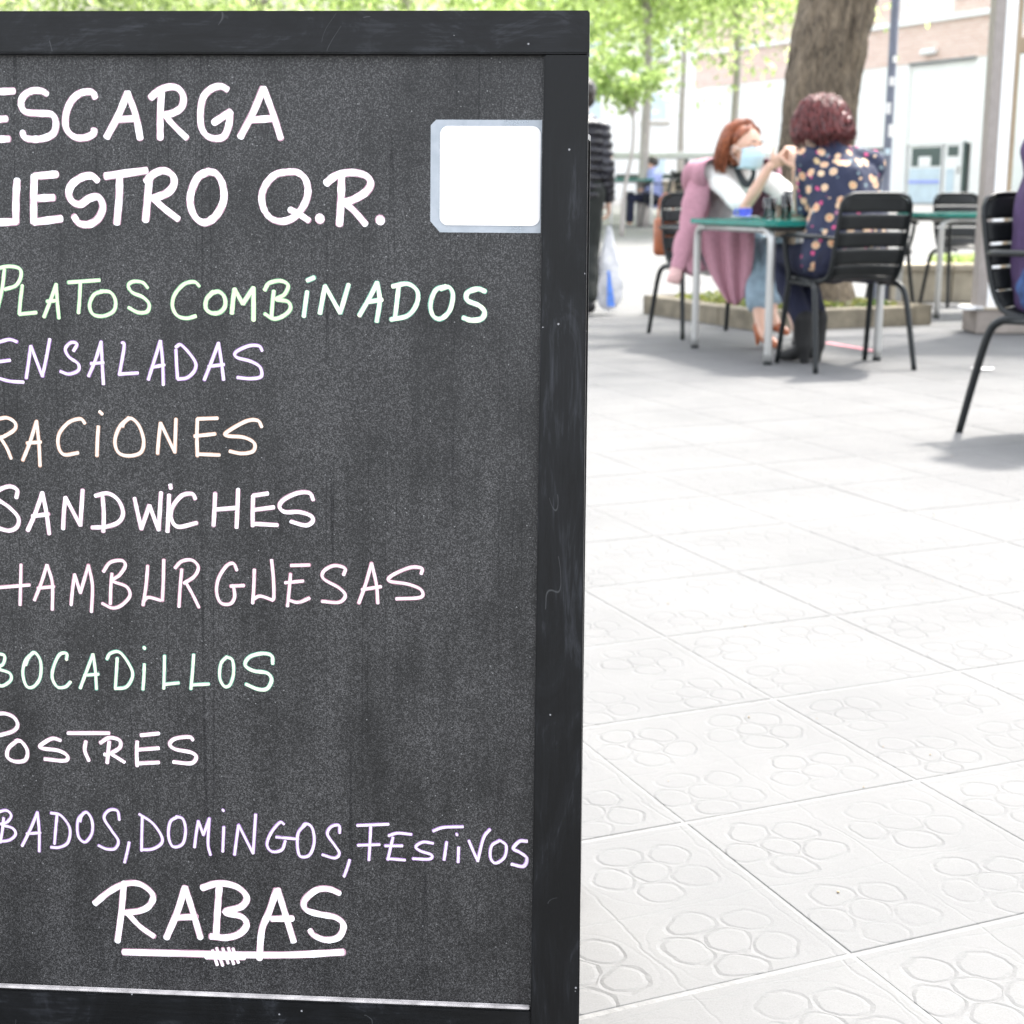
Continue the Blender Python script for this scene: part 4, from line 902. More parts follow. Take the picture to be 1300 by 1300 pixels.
limb(bm, [W1(0, .02, .53), W1(0, .12, .70), W1(0, .30, .88), nk + Vector((0, 0, -.07)), nk + Vector((.01, -.01, -.01))], [.165, .14, .145, .12, .07])
limb(bm, [shR, nk + Vector((0, 0, -.04)), shL], [.064, .07, .064])
for s_, e_ in ((shR, elR), (shL, elL)): limb(bm, [s_, s_.lerp(e_, .5), s_.lerp(e_, .88)], [.068, .062, .056])
fuse('white_top', bm, M_TEE, w1, .008, 5, disp=cloth_noise(.010, 16))
bm = bmesh.new()
for h_, k_, a_ in ((h1R, k1R, a1R), (h1L, k1L, a1L)): limb(bm, [h_, h_.lerp(k_, .5), k_, k_.lerp(a_, .35), k_.lerp(a_, .72)], [.11, .092, .074, .070, .074])
ball(bm, W1(0, .0, .54), (.16, .15, .10))
fuse('jeans', bm, M_JEAN_L, w1, .008, 4, disp=cloth_noise(.008, 18))
for a_, sd_ in ((a1R, 1), (a1L, 0)):
    bm = bmesh.new(); fd = Vector((.55, -.8, 0)).normalized(); lift = a_.z - .125
    P = [a_ + Vector((-.005, .012, -.01)), a_ + Vector((0, 0, -.045)), a_ + fd * .06 + Vector((0, 0, -.078)), a_ + fd * .13 + Vector((0, 0, -.105))]
    limb(bm, P, [.040, .038, .034, .022]); b = a_ - fd * .022; tube(bm, [b + Vector((0, 0, -.035)), Vector((b.x, b.y, lift + .003))], [.026, .008], 10)
    fuse('heeled_shoe', bm, M_BROWN, w1, .0055, 3)
# face mask
bm = bmesh.new(); rows = []
for i, z in enumerate(np.linspace(.004, -.108, 8)):
    ro = []
    for x in np.linspace(-1, 1, 13):
        wdt = .072 - .012 * abs(i - 3) / 4; yy = .124 + .013 * max(0, 1 - abs(x) * 2.2) * (1 - abs(i - 2) / 6) - .004 * abs(i - 2.5) - .082 * x * x * abs(x) ** .3 + (.0022 if i % 2 else 0)
        if i == 7: yy -= .030
        if i == 0: yy -= .008
        ro.append(bm.verts.new(q1(x * wdt, yy, z + .010 * (1 - abs(x)) * (1 if i == 0 else 0))))
    rows.append(ro)
for i in range(7):
    for j in range(12): bm.faces.new((rows[i][j], rows[i][j + 1], rows[i + 1][j + 1], rows[i + 1][j]))
mk = fin('face_mask', bm, M_MASKW, w1, True, True); so_ = mk.modifiers.new('s', 'SOLIDIFY'); so_.thickness = .002
for x in (-1, 1):
    bm = bmesh.new(); tube(bm, catmull([q1(x * .068, .040, -.010), q1(x * .078, .01, .0), q1(x * .086, -.022, .005), q1(x * .082, -.02, -.035), q1(x * .064, .035, -.075)], 4), .0014, 5); fin('mask_loop', bm, M_TEE, w1, True, True)
bm = bmesh.new(); ball(bm, q1(0, -.030, .040), (.092, .100, .092), Mx1); ball(bm, q1(0, -.060, -.02), (.085, .065, .085), Mx1)
fuse('hair', bm, M_HAIR_O, w1, .008, 3, disp=lambda c: .008 * noise.noise(Vector((c[0] * 25, c[1] * 25, c[2] * 10))))
locks('hair_locks', w1, M_HAIR_O, q1, 1000, skull_style(1.75, .15, .1, 1.05, 1), 11, .0042)
def stray(rn):
    a = rn.choice((-1, 1)) * rn.uniform(1.7, 3.1); k = rn.uniform(1.02, 1.16); P = []; ph = rn.uniform(0, 6)
    for t in np.linspace(0, 1, 6):
        e = R(72) * (1 - min(1, t * 1.7)); rr = .098 * k; z = .03 + math.sin(e) * .100 * k if t < .58 else .03 - .17 * (t - .58) / .42
        P.append((math.sin(a) * math.cos(e) * rr + .007 * math.sin(t * 9 + ph), math.cos(a) * math.cos(e) * rr - .014 + .007 * math.cos(t * 8 + ph), z))
    return P
locks('stray_hairs', w1, M_HAIR_O, q1, 220, stray, 22, .0020)
def fringe(rn):
    sg = rn.choice((-1, 1)); j_ = rn.uniform(-.12, .12); P = []
    for az, el in ((.2, 84), (.45 + j_, 62), (.85 + j_, 44), (1.35 + j_, 22 + 14 * j_), (1.75 + j_, -4)):
        e = R(el); k = rn.uniform(1.05, 1.10); P.append((sg * math.sin(az) * math.cos(e) * .078 * k, math.cos(az) * math.cos(e) * .098 * k - .012, .025 + math.sin(e) * .094 * k))
    return P
locks('fringe', w1, M_HAIR_O, q1, 90, fringe, 12, .0045)
# cardigan draped over the shoulders
ctr = [(nk + Vector((-.005, .005, .055)), .100, .092), (nk + Vector((-.03, -.005, .040)), .262, .160), (nk + Vector((-.03, .05, -.08)), .285, .195), (W1(.01, .30, .80), .235, .190), (W1(.02, .20, .66), .235, .21), (W1(.03, .16, .52), .23, .23), (W1(-.0, .20, .40), .21, .21)]
bm = bmesh.new(); rows = []
N = 40
for i, (c, a, b) in enumerate(ctr):
    ro = []
    for j in range(N + 1):
        ph = math.radians(-128 + 256 * j / N); fold = 1 + (.02 + .016 * i) * math.sin(ph * 9 + i * .5 + .6) * (1 if i > 0 else .2)
        d = (-f1 * math.cos(ph)) * b * fold + r1 * math.sin(ph) * a * fold
        ro.append(c + d + Vector((0, 0, -.020 * (abs(math.sin(ph)) ** 2) * (i == 1) - (.02 * math.sin(ph * 5) if i == 6 else 0))))
    rows.append(ro)
cols_ = [catmull([rows[i][j] for i in range(len(rows))], 5) for j in range(N + 1)]
V = [[bm.verts.new(p) for p in cpts] for cpts in cols_]
for j in range(N):
    for i in range(len(V[0]) - 1): bm.faces.new((V[j][i], V[j + 1][i], V[j + 1][i + 1], V[j][i + 1]))
cd = fin('cardigan', bm, M_PINK, w1, True, True); md = cd.modifiers.new('s', 'SOLIDIFY'); md.thickness = .007
# its empty sleeve hanging on the left and its tail under the table
bm = bmesh.new(); P = catmull([Vector((1.13, 8.74, 1.02)), Vector((1.07, 8.72, .86)), Vector((1.03, 8.70, .68)), Vector((.985, 8.68, .52)), Vector((.955, 8.66, .44))], 6)
tube(bm, P, [.060, .075, .062, .050, .040], 20, flat=.55, up=(.2, 1, 0))
for v in bm.verts: v.co += Vector((1, .3, 0)) * (.012 * noise.noise(v.co * 14))
sl_ = fin('sleeve', bm, M_PINK, w1, True, True)
bm = bmesh.new(); tube(bm, [Vector((.956, 8.662, .445)), Vector((.945, 8.655, .40)), Vector((.935, 8.65, .362))], [.038, .040, .038], 18, flat=.6, up=(.2, 1, 0)); fin('sleeve_cuff', bm, M_PINKD, w1, True, True)
bm = bmesh.new(); rows = []
tailp = [((1.08, 8.80, .70), (1.40, 8.66, .72)), ((1.09, 8.80, .60), (1.40, 8.62, .62)), ((1.13, 8.78, .47), (1.39, 8.60, .50)), ((1.18, 8.74, .36), (1.37, 8.60, .38)), ((1.25, 8.70, .27), (1.36, 8.62, .29))]
for i, (a, b) in enumerate(tailp):
    a, b = Vector(a), Vector(b); n_ = Vector((.4, .9, 0)); rows.append([bm.verts.new(a.lerp(b, j / 16) + n_ * (.025 * math.sin(j * 1.15 + i * .3)) + Vector((0, 0, -.05 * math.sin(math.pi * j / 16) * (i > 2)))) for j in range(17)])
for i in range(len(rows) - 1):
    for j in range(16): bm.faces.new((rows[i][j], rows[i][j + 1], rows[i + 1][j + 1], rows[i + 1][j]))
tl = fin('cardigan_tail', bm, M_PINK, w1, True, True); md = tl.modifiers.new('s', 'SOLIDIFY'); md.thickness = .008; md = tl.modifiers.new('b', 'SUBSURF'); md.levels = md.render_levels = 1
bm = bmesh.new(); P = catmull([nk + Vector((-.045, -.03, .07)), nk + Vector((-.02, -.10, -.01)), nk + Vector((.03, -.14, -.10)), nk + Vector((.07, -.14, -.04)), nk + Vector((.06, -.05, .05))], 5)
tube(bm, P, [.012, .022, .026, .018, .01], 8, flat=.5); fin('scarf', bm, M_SCARF, w1, True, True)
# handbag on the back of her chair
hb_ = empty('handbag', (.985, 9.62, .60), label='brown leather handbag hanging from the back of the cardigan wearer\'s chair', cat='bag')
bm = bmesh.new(); box(bm, (0, 0, 0), (.15, .08, .24), .025); fin('pouch', bm, M_BROWN, hb_, True)
bm = bmesh.new(); tube(bm, catmull([(-.05, 0, .11), (-.04, .0, .22), (0, .0, .27), (.04, 0, .22), (.05, 0, .11)], 5), .008, 6); fin('strap', bm, M_BROWN, hb_, True)

# ---- walker in the puffer jacket
C3 = Vector((.475, 10.9, 0)); w3 = empty('person', C3, label='person in a black quilted puffer jacket walking away beside the chalkboard', cat='pedestrian')
def W3(x, y, z): return C3 + Vector((x, y, z))
bm = bmesh.new(); hc3 = W3(.035, .02, 1.555); Mx3, q3 = head(bm, hc3, (-.1, 1, 0))
limb(bm, [W3(0, 0, 1.38), hc3 + Vector((0, 0, -.05))], [.06, .052]); limb(bm, [W3(0, 0, .92), W3(0, 0, 1.1), W3(0, 0, 1.32)], [.13, .12, .13])
for sx in (-1, 1): limb(bm, [W3(sx * .17, 0, 1.33), W3(sx * .215, -.03, 1.06), W3(sx * .225, .02 + .03 * sx, .82)], [.052, .042, .03])
hand(bm, W3(.225, .05, .82), (.05, .1, -1), (-.2, 1, 0), (-1, 0, 0), .55); hand(bm, W3(-.225, -.01, .82), (0, .1, -1), (.2, 1, 0), (1, 0, 0), .5)
for sx, ky, ay, az in ((-1, .12, .22, .12), (1, .04, -.12, .14)): limb(bm, [W3(sx * .09, 0, .90), W3(sx * .09, ky, .50), W3(sx * .085, ay, az)], [.09, .06, .038])
fuse('body', bm, M_SKIN, w3, .009, 3)
bm = bmesh.new()
for i in range(9):
    z = .86 + i * .062; ball(bm, W3(0, 0, z), (.205 - .003 * abs(i - 5), .155, .045), None, 3)
ball(bm, W3(0, 0, 1.385), (.14, .10, .05)); lathe(bm, [(.085, 1.38), (.082, 1.45)], 20, tuple(C3))
for sx in (-1, 1):
    P = [W3(sx * .175, 0, 1.34), W3(sx * .215, -.03, 1.06), W3(sx * .228, .02 + .03 * sx, .84)]
    for k in range(10):
        t = k / 9; p = P[0].lerp(P[1], t * 2) if t < .5 else P[1].lerp(P[2], t * 2 - 1); ball(bm, p, (.066 - .014 * t, .070 - .014 * t, .042), None, 2)
fuse('puffer_jacket', bm, M_PUFF, w3, .009, 2, disp=cloth_noise(.008, 30))
bm = bmesh.new()
for sx, ky, ay, az in ((-1, .12, .22, .12), (1, .04, -.12, .14)): limb(bm, [W3(sx * .09, 0, .90), W3(sx * .09, ky, .50), W3(sx * .085, ay, az)], [.115, .08, .062])
fuse('trousers', bm, M_TROU, w3, .010, 4, disp=cloth_noise(.008, 18))
for sx, ay, az in ((-1, .22, .0), (1, -.12, .02)):
    bm = bmesh.new(); limb(bm, [W3(sx * .085, ay - .03, az + .05), W3(sx * .09, ay + .08, az + .045), W3(sx * .095, ay + .17, az + .035)], [.05, .045, .033]); fuse('shoe', bm, M_BOOT, w3, .008, 3)
bm = bmesh.new(); ball(bm, q3(0, -.02, .03), (.090, .108, .100), Mx3); ball(bm, q3(0, -.05, -.03), (.078, .06, .06), Mx3); fuse('hair', bm, M_HAIR_D, w3, .009, 2, disp=cloth_noise(.01, 40))
bg_ = empty('carrier_bag', W3(.235, .06, .02), label='thin white plastic carrier bag with blue print hanging from the walker\'s hand', cat='bag')
bm = bmesh.new(); prof = [(.004, .0), (.06, .03), (.098, .11), (.102, .20), (.085, .32), (.060, .42), (.035, .52), (.014, .62)]
rings = []
for r_, z in prof:
    rings.append([bm.verts.new((r_ * math.cos(a) * (1 + .12 * math.sin(a * 5 + z * 14)), r_ * .45 * math.sin(a) * (1 + .2 * math.sin(a * 4 + z * 9)), z)) for a in np.linspace(0, 2 * math.pi, 25)[:-1]])
for i in range(len(rings) - 1):
    for k in range(24): bm.faces.new((rings[i][k], rings[i][(k + 1) % 24], rings[i + 1][(k + 1) % 24], rings[i + 1][k]))
fin('bag_film', bm, M_BAG, bg_, True)
bm = bmesh.new(); V = [[bm.verts.new((-.012 + .05 * i / 3 * (1.2 - j / 6), -.056 + .001 * i + .0 * j, .04 + .26 * j / 5)) for i in range(4)] for j in range(6)]
for j in range(5):
    for i in range(3): bm.faces.new((V[j][i], V[j][i + 1], V[j + 1][i + 1], V[j + 1][i]))
fin('blue_print', bm, mat('blue_print_ink', (.10, .25, .75), .5, .3, 20), bg_, True)

# ---- person in the nearest chair at the right edge
C4 = Vector((2.05, 5.34, 0)); f4 = Vector((.5, -.866, 0)); r4 = Vector((f4.y, -f4.x, 0))
def W4(r_, f_, z): return C4 + r4 * r_ + f4 * f_ + Vector((0, 0, z))
w4 = empty('person', C4, label='person in purple jumper and blue jeans in the chair cut off by the right edge', cat='seated person')
bm = bmesh.new(); hc4 = W4(0, .02, 1.27); Mx4, q4 = head(bm, hc4, (.5, -.866, -.05))
limb(bm, [W4(0, -.06, 1.06), hc4 + Vector((0, 0, -.05))], [.06, .054]); limb(bm, [W4(0, -.10, .56), W4(0, -.13, .8), W4(0, -.08, 1.0)], [.13, .12, .12])
for s_ in (-1, 1):
    sh = W4(s_ * .18, -.07, 1.02); el = W4(s_ * .235, .02, .76); wr = W4(s_ * .10, .24, .70); limb(bm, [sh, el, wr], [.05, .04, .027]); hand(bm, wr, f4 - r4 * s_ * .5, (0, 0, 1), -r4 * s_, .5)
    limb(bm, [W4(s_ * .10, -.06, .53), W4(s_ * .12, .40, .55), W4(s_ * .12, .42, .12), W4(s_ * .13, .50, .06)], [.09, .06, .038, .034])
fuse('body', bm, M_SKIN, w4, .009, 3); eyes(w4, q4, Mx4)
bm = bmesh.new(); limb(bm, [W4(0, -.10, .54), W4(0, -.13, .78), W4(0, -.09, 1.0)], [.175, .165, .15])
for s_ in (-1, 1):
    sh = W4(s_ * .185, -.07, 1.02); el = W4(s_ * .235, .02, .77); wr = W4(s_ * .10, .24, .70); limb(bm, [W4(0, -.07, 1.03), sh, sh.lerp(el, .5), el, el.lerp(wr, .9)], [.08, .072, .066, .060, .044])
fuse('jumper', bm, M_PURPLE, w4, .010, 6, disp=cloth_noise(.012, 14))
bm = bmesh.new()
for s_ in (-1, 1): limb(bm, [W4(s_ * .10, -.06, .54), W4(s_ * .12, .18, .55), W4(s_ * .12, .41, .55), W4(s_ * .12, .43, .16)], [.118, .10, .080, .066])
ball(bm, W4(0, -.07, .54), (.18, .17, .11)); fuse('jeans', bm, M_JEAN_B, w4, .010, 4, disp=lambda c: .010 * noise.noise(Vector((c[0] * 12, c[1] * 12, c[2] * 20))))
for s_ in (-1, 1):
    bm = bmesh.new(); limb(bm, [W4(s_ * .12, .42, .06), W4(s_ * .125, .53, .05), W4(s_ * .13, .61, .035)], [.05, .045, .033]); fuse('shoe', bm, M_BOOT, w4, .008, 3)
bm = bmesh.new(); ball(bm, q4(0, -.03, .035), (.092, .105, .100), Mx4); ball(bm, q4(0, -.06, -.03), (.08, .06, .07), Mx4); fuse('hair', bm, M_HAIR_D, w4, .009, 2, disp=cloth_noise(.01, 40))

# ------------------------------------------------------------------ trees
def leaves(bm_verts, faces, c, rad, n, size, rn, clumps=26, sag=0):
    """thousands of small bent leaf faces gathered in clumps inside an ellipsoid"""
    cl = rn.normal(size=(clumps, 3)); cl /= np.linalg.norm(cl, axis=1)[:, None]; cl *= rn.uniform(.35, 1.0, (clumps, 1)) ** .6
    cl *= np.array(rad) * .85; cs = rn.uniform(.16, .34, clumps) * min(rad)
    idx = rn.integers(0, clumps, n); P = cl[idx] + rn.normal(size=(n, 3)) * cs[idx][:, None] * np.array([1, 1, .7])
    P += np.array(c)
    d = rn.normal(size=(n, 3)); d /= np.linalg.norm(d, axis=1)[:, None]; e = rn.normal(size=(n, 3)); e -= (e * d).sum(1)[:, None] * d; e /= np.linalg.norm(e, axis=1)[:, None]
    s = size * rn.uniform(.6, 1.3, (n, 1)); nr = np.cross(d, e)
    A = P - d * s; B = P + e * s * .5 + nr * s * .12; Cc = P + d * s; D = P - e * s * .5 + nr * s * .12
    return np.stack([A, B, Cc, D], 1).reshape(-1, 3)
def leaf_mesh(name, V, m, parent, world=True):
    n = len(V) // 4; me = bpy.data.meshes.new(name); me.from_pydata([], [], [])
    me.vertices.add(len(V)); me.vertices.foreach_set('co', V.astype(np.float32).ravel())
    me.loops.add(n * 4); me.loops.foreach_set('vertex_index', np.arange(n * 4, dtype=np.int32)); me.polygons.add(n)
    me.polygons.foreach_set('loop_start', np.arange(0, n * 4, 4, dtype=np.int32)); me.update(calc_edges=True); me.validate()
    return link(name, me, m, parent, world)
def tree(x, y, h, cz, rad, n, size, label, tr=.14, m=None, mb=None, lean=(0, 0), group='leafy plane trees along the far side of the square', clumps=30, cx=0, cy=0, seed=0, cat='tree'):
    rn = np.random.default_rng(seed + int(abs(x) * 13 + y * 7)); z0 = ground_z(y); t = empty('tree', (x, y, z0), label=label, cat=cat, group=group)
    bm = bmesh.new(); top = Vector((x + lean[0], y + lean[1], z0 + h))
    tube(bm, catmull([Vector((x, y, z0 - .05)), Vector((x + lean[0] * .2, y + lean[1] * .2, z0 + h * .35)), Vector((x + lean[0] * .7 + .04, y + lean[1] * .6, z0 + h * .7)), top], 4), [tr * 1.35, tr, tr * .85, tr * .7], 12)
    for k in range(6):
        a = k * 1.05 + rn.uniform(0, .6); e = Vector((x + cx + math.cos(a) * rad[0] * .6, y + cy + math.sin(a) * rad[1] * .6, cz + rn.uniform(-.2, .5) * rad[2])); s_ = top + Vector((0, 0, -rn.uniform(0, .25) * h * .3))
        tube(bm, catmull([s_, s_.lerp(e, .5) + Vector((0, 0, .12 * rad[2])), e], 4), [tr * .5, tr * .3, tr * .12], 7)
    fin('trunk', bm, mb or M_BARK2, t, True, True)
    leaf_mesh('crown', leaves(None, None, (x + cx, y + cy, cz), rad, n, size, rn, clumps), m or M_LEAF, t)
    return t
for (px, Y, cz, rx, rz, n, lab, mm) in (
    (-40, 27, 5.6, 3.3, 2.7, 7000, 'leafy tree above the chalkboard at the far left corner', M_LEAF), (150, 24, 5.3, 3.0, 2.6, 7000, 'second leafy tree from the left above the chalkboard top', M_LEAF2),
    (340, 29, 5.9, 3.5, 3.0, 7000, 'third leafy tree from the left above the chalkboard top', M_LEAF), (520, 25, 5.4, 3.0, 2.6, 7000, 'fourth leafy tree from the left above the chalkboard top', M_LEAF),
    (690, 30, 5.8, 3.4, 2.9, 8000, 'leafy tree just behind the top right corner of the chalkboard', M_LEAF),
    (815, 24, 4.9, 2.3, 2.2, 8500, 'bright green tree whose crown droops between the walker and the masked woman', M_LEAF),
    (925, 28, 5.6, 2.8, 2.6, 8500, 'bright green tree right above the masked woman\'s head', M_LEAF),
    (860, 38, 8.6, 4.6, 4.0, 7000, 'tallest pale leafy tree filling the far background', M_LEAF)):
    X = (px - 650) / FPX * Y * .99
    tree(X, Y, cz - ground_z(Y) - rz * .55, cz, (rx, rx, rz), int(n * 1.5), .068, lab, .075, mm, clumps=34)
yt = at_depth(790, 246, 21.5)
tree(yt.x, 21.5, 1.75, 2.45, (.62, .62, .42), 1300, .06, 'slim young tree with small crown beside the walker', .028, M_LEAF, lean=(.14, 0), group='young trees', clumps=14)
# big furrowed tree in the planter
bt = empty('tree', (2.2, 10.4, 0), label='thick furrowed trunk rising from the kerbed planter behind the table', cat='tree')
bm = bmesh.new(); rings = []; segs = 72
prof = [(.0, .42), (.06, .37), (.15, .31), (.35, .275), (.8, .262), (1.4, .258), (2.0, .262), (2.6, .262), (3.2, .26), (3.6, .24)]
prof = [(z, r * .93) for z, r in prof]; zs = np.linspace(0, 3.6, 110)
for z in zs:
    r0 = float(np.interp(z, [p[0] for p in prof], [p[1] for p in prof])); ro = []
    cx_ = float(np.interp(z, [0, .5, 1.1, 1.65, 2.2, 3.6], [2.10, 2.07, 2.075, 2.12, 2.215, 2.42])) + .012 * math.sin(z * 2.1)
    for k in range(segs):
        a = 2 * math.pi * k / segs; rid = noise.ridged_multi_fractal(Vector((math.cos(a) * 4.2, math.sin(a) * 4.2, z * 1.15)), .9, 2.1, 4, 1.0, 2.0)
        fl = .05 * math.sin(a * 5 + .7) * math.exp(-z * 6); r_ = r0 * (1 + fl) + .042 * (rid - 1.1)
        ro.append(bm.verts.new((cx_ + r_ * math.cos(a), 10.4 + r_ * math.sin(a), z)))
    rings.append(ro)
for i in range(len(rings) - 1):
    for k in range(segs): bm.faces.new((rings[i][k], rings[i][(k + 1) % segs], rings[i + 1][(k + 1) % segs], rings[i + 1][k]))
for k in range(6):
    a = k * 1.05 + .4; s_ = Vector((2.37, 10.4, 3.3)); e = s_ + Vector((.9 + math.cos(a) * 2.3, .8 + math.sin(a) * 1.9, 2.0 + .4 * math.sin(k * 2.2)))
    tube(bm, catmull([s_, s_ + (e - s_) * .35 + Vector((0, 0, .35)), e], 5), [.17, .11, .03], 12)
fin('trunk', bm, M_BARK, bt, True, True)
leaf_mesh('crown', leaves(None, None, (3.6, 11.6, 6.0), (3.6, 2.5, 1.5), 1500, .12, np.random.default_rng(3), 46), M_LEAF2, bt)

# kerbed planter round it
pl = empty('tree_planter', (1.87, 10.4, 0), R(22.5), label='low weathered kerb planter with ivy around the thick tree', cat='planter')
cor = Vector((1.60, 9.52, 0)); ex = Vector((math.cos(GA), math.sin(GA), 0)); ey = Vector((-math.sin(GA), math.cos(GA), 0)); LX, LY = 1.34, 1.62; KH, KW = .135, .13
def kerb_run(p0, p1, n):
    d = (p1 - p0).normalized(); s_ = Vector((-d.y, d.x, 0)); ln = (p1 - p0).length / n
    for k in range(n):
        c = p0 + d * (ln * (k + .5)) + s_ * KW / 2
        M = Matrix.Translation(c + Vector((0, 0, KH / 2 - .005))) @ Matrix((d, s_, Vector((0, 0, 1)))).transposed().to_4x4() @ Matrix.Rotation(random.uniform(-.006, .006), 4, 'Z')
        bm = bmesh.new(); box(bm, (0, 0, 0), (ln - .008, KW, KH + random.uniform(-.006, .006)), .008, M); fin('kerb_stone', bm, M_KERB, pl, False, True)
kerb_run(cor, cor + ex * LX, 3); kerb_run(cor + ex * LX + ey * .0 , cor + ex * LX + ey * LY, 3); kerb_run(cor + ex * LX + ey * LY, cor + ey * LY, 3); kerb_run(cor + ey * LY, cor, 3)
bm = bmesh.new(); V = [bm.verts.new(cor + ex * a + ey * b + Vector((0, 0, .10))) for a, b in ((.05, .05), (LX - .05, .05), (LX - .05, LY - .05), (.05, LY - .05))]; bm.faces.new(V)
fin('soil', bm, M_SOIL, pl, False, True)
rn = np.random.default_rng(5); n = 1500; ab = rn.uniform(.10, 1, (n, 2)) * np.array([LX - .18, LY - .18]); ctr_ = np.array([(cor + ex * a + ey * b) for a, b in ab]); ctr_[:, 2] = .11 + rn.uniform(0, .05, n)
d = rn.normal(size=(n, 3)); d[:, 2] *= .4; d /= np.linalg.norm(d, axis=1)[:, None]; e = rn.normal(size=(n, 3)); e -= (e * d).sum(1)[:, None] * d; e /= np.linalg.norm(e, axis=1)[:, None]; s_ = rn.uniform(.015, .032, (n, 1))
lf = leaf_mesh('ivy', np.stack([ctr_ - d * s_, ctr_ + e * s_ * .6, ctr_ + d * s_, ctr_ - e * s_ * .6], 1).reshape(-1, 3), M_IVY, pl); lf['kind'] = 'stuff'

# ------------------------------------------------------------------ street furniture
lp = empty('street_lamp', (3.06, 12.35, 0), label='slim blue grey lamp post with pale stickers behind the floral blouse', cat='lamp post')
bm = bmesh.new(); lathe(bm, [(.075, 0), (.075, .28), (.05, .33), (.036, .36), (.033, 4.6)], 20); fin('post', bm, M_LAMP, lp, 'auto')
bm = bmesh.new(); tube(bm, catmull([(0, 0, 4.55), (0, 0, 4.75), (-.25, -.1, 4.9), (-.6, -.2, 4.92)], 5), .028, 10); box(bm, (-.75, -.24, 4.91), (.42, .16, .07), .02); fin('lamp_head', bm, M_LAMP, lp, 'auto')
for z, h_, a_, c_ in ((1.50, .09, 200, M_PAPER), (1.72, .07, 230, M_PAPER), (1.32, .10, 250, M_PAPER), (1.18, .05, 220, M_FROST), (1.90, .05, 260, M_PAPER)):
    bm = bmesh.new(); V = []
    for k in range(6):
        a = R(a_ + 14 * k); V.append([bm.verts.new((.0362 * math.cos(a), .0362 * math.sin(a), z + dz)) for dz in (0, h_)])
    for k in range(5): bm.faces.new((V[k][0], V[k + 1][0], V[k + 1][1], V[k][1]))
    fin('sticker', bm, c_, lp)
# stone bench-planter with grass behind the far table
bp = empty('stone_planter', (3.7, 12.4, 0), label='long low tan stone planter with grass behind the far chairs', cat='planter')
x0, x1 = 3.12, 6.6
for k in range(7):
    xa = x0 + (x1 - x0) * k / 7; bx('stone', (xa + .248 - 3.7, 0, .125), (.488, .34, .25), M_STONE, bp, .008)
    bx('coping_stone', (xa + .248 - 3.7, 0, .278), (.492, .40, .052), M_WHITE if 0 else M_STONE, bp, .006)
n = 2500; ctr_ = np.stack([rn.uniform(3.5, 6.5, n), rn.uniform(12.28, 12.52, n), rn.uniform(.31, .33, n)], 1); d = rn.normal(size=(n, 3)) * .35; d[:, 2] = 1; s_ = rn.uniform(.03, .075, (n, 1)); e = rn.normal(size=(n, 3)); e[:, 2] = 0
g_ = leaf_mesh('grass', np.stack([ctr_ - e * .006, ctr_ + e * .006, ctr_ + d * s_ + e * .002, ctr_ + d * s_ - e * .002], 1).reshape(-1, 3), M_LEAF2, bp); g_['kind'] = 'stuff'
# glazed terrace enclosure
M_POST = mat('bronze_grey_aluminium', (.27, .24, .22), .4, .1, 20); M_OCHRE = mat('tan_timber_frame', (.30, .23, .15), .6, .2, 14, aniso=(1, 1, .2)); M_PLINTH = mat('brown_plinth_stone', (.24, .21, .185), .9, .2, 9, bmp=.4)
te = empty('glazed_terrace', (2.93, 9.35, 0), label='glazed terrace screen with grey and white post on a brown stone plinth at right', cat='glass screen')
for k in range(4): bx('plinth_stone', (.42 + .84 * k, .15, .08), (.832, .30, .15), M_PLINTH, te, .006)
bx('plinth_cap', (1.68, .15, .163), (3.40, .33, .014), M_STONE, te, .003)
bx('post', (.03, .06, 1.47), (.062, .12, 2.60), M_POST, te, .002); bx('post_cover', (.099, .055, 1.47), (.072, .10, 2.60), M_WHITE, te, .002); bx('post_base', (-.02, .06, .165), (.12, .15, .02), M_WHITE, te, .002)
xs_ = [.155, 1.20, 2.25, 3.3]
for k in range(3):
    a, b = xs_[k], xs_[k + 1]
    bx('window_frame', (a, .06, 1.47), (.038, .07, 2.60), M_OCHRE, te, .002)
    pn = bx('pane', ((a + b) / 2, .06, .96), (b - a - .04, .008, 1.50), M_GLASS, te); bx('pane', ((a + b) / 2, .06, 2.28), (b - a - .04, .008, .94), M_GLASS, te)
    bx('transom', ((a + b) / 2, .06, 1.755), (b - a - .04, .06, .09), M_OCHRE, te, .002); bx('bottom_rail', ((a + b) / 2, .06, .195), (b - a - .04, .06, .05), M_WHITE, te, .002)
    bx('blind', ((a + b) / 2, .16, 2.30), (b - a - .05, .01, .80), M_WHITE, te, .002)
bx('top_beam', (1.65, .06, 2.81), (3.4, .14, .10), M_POST, te, .004)
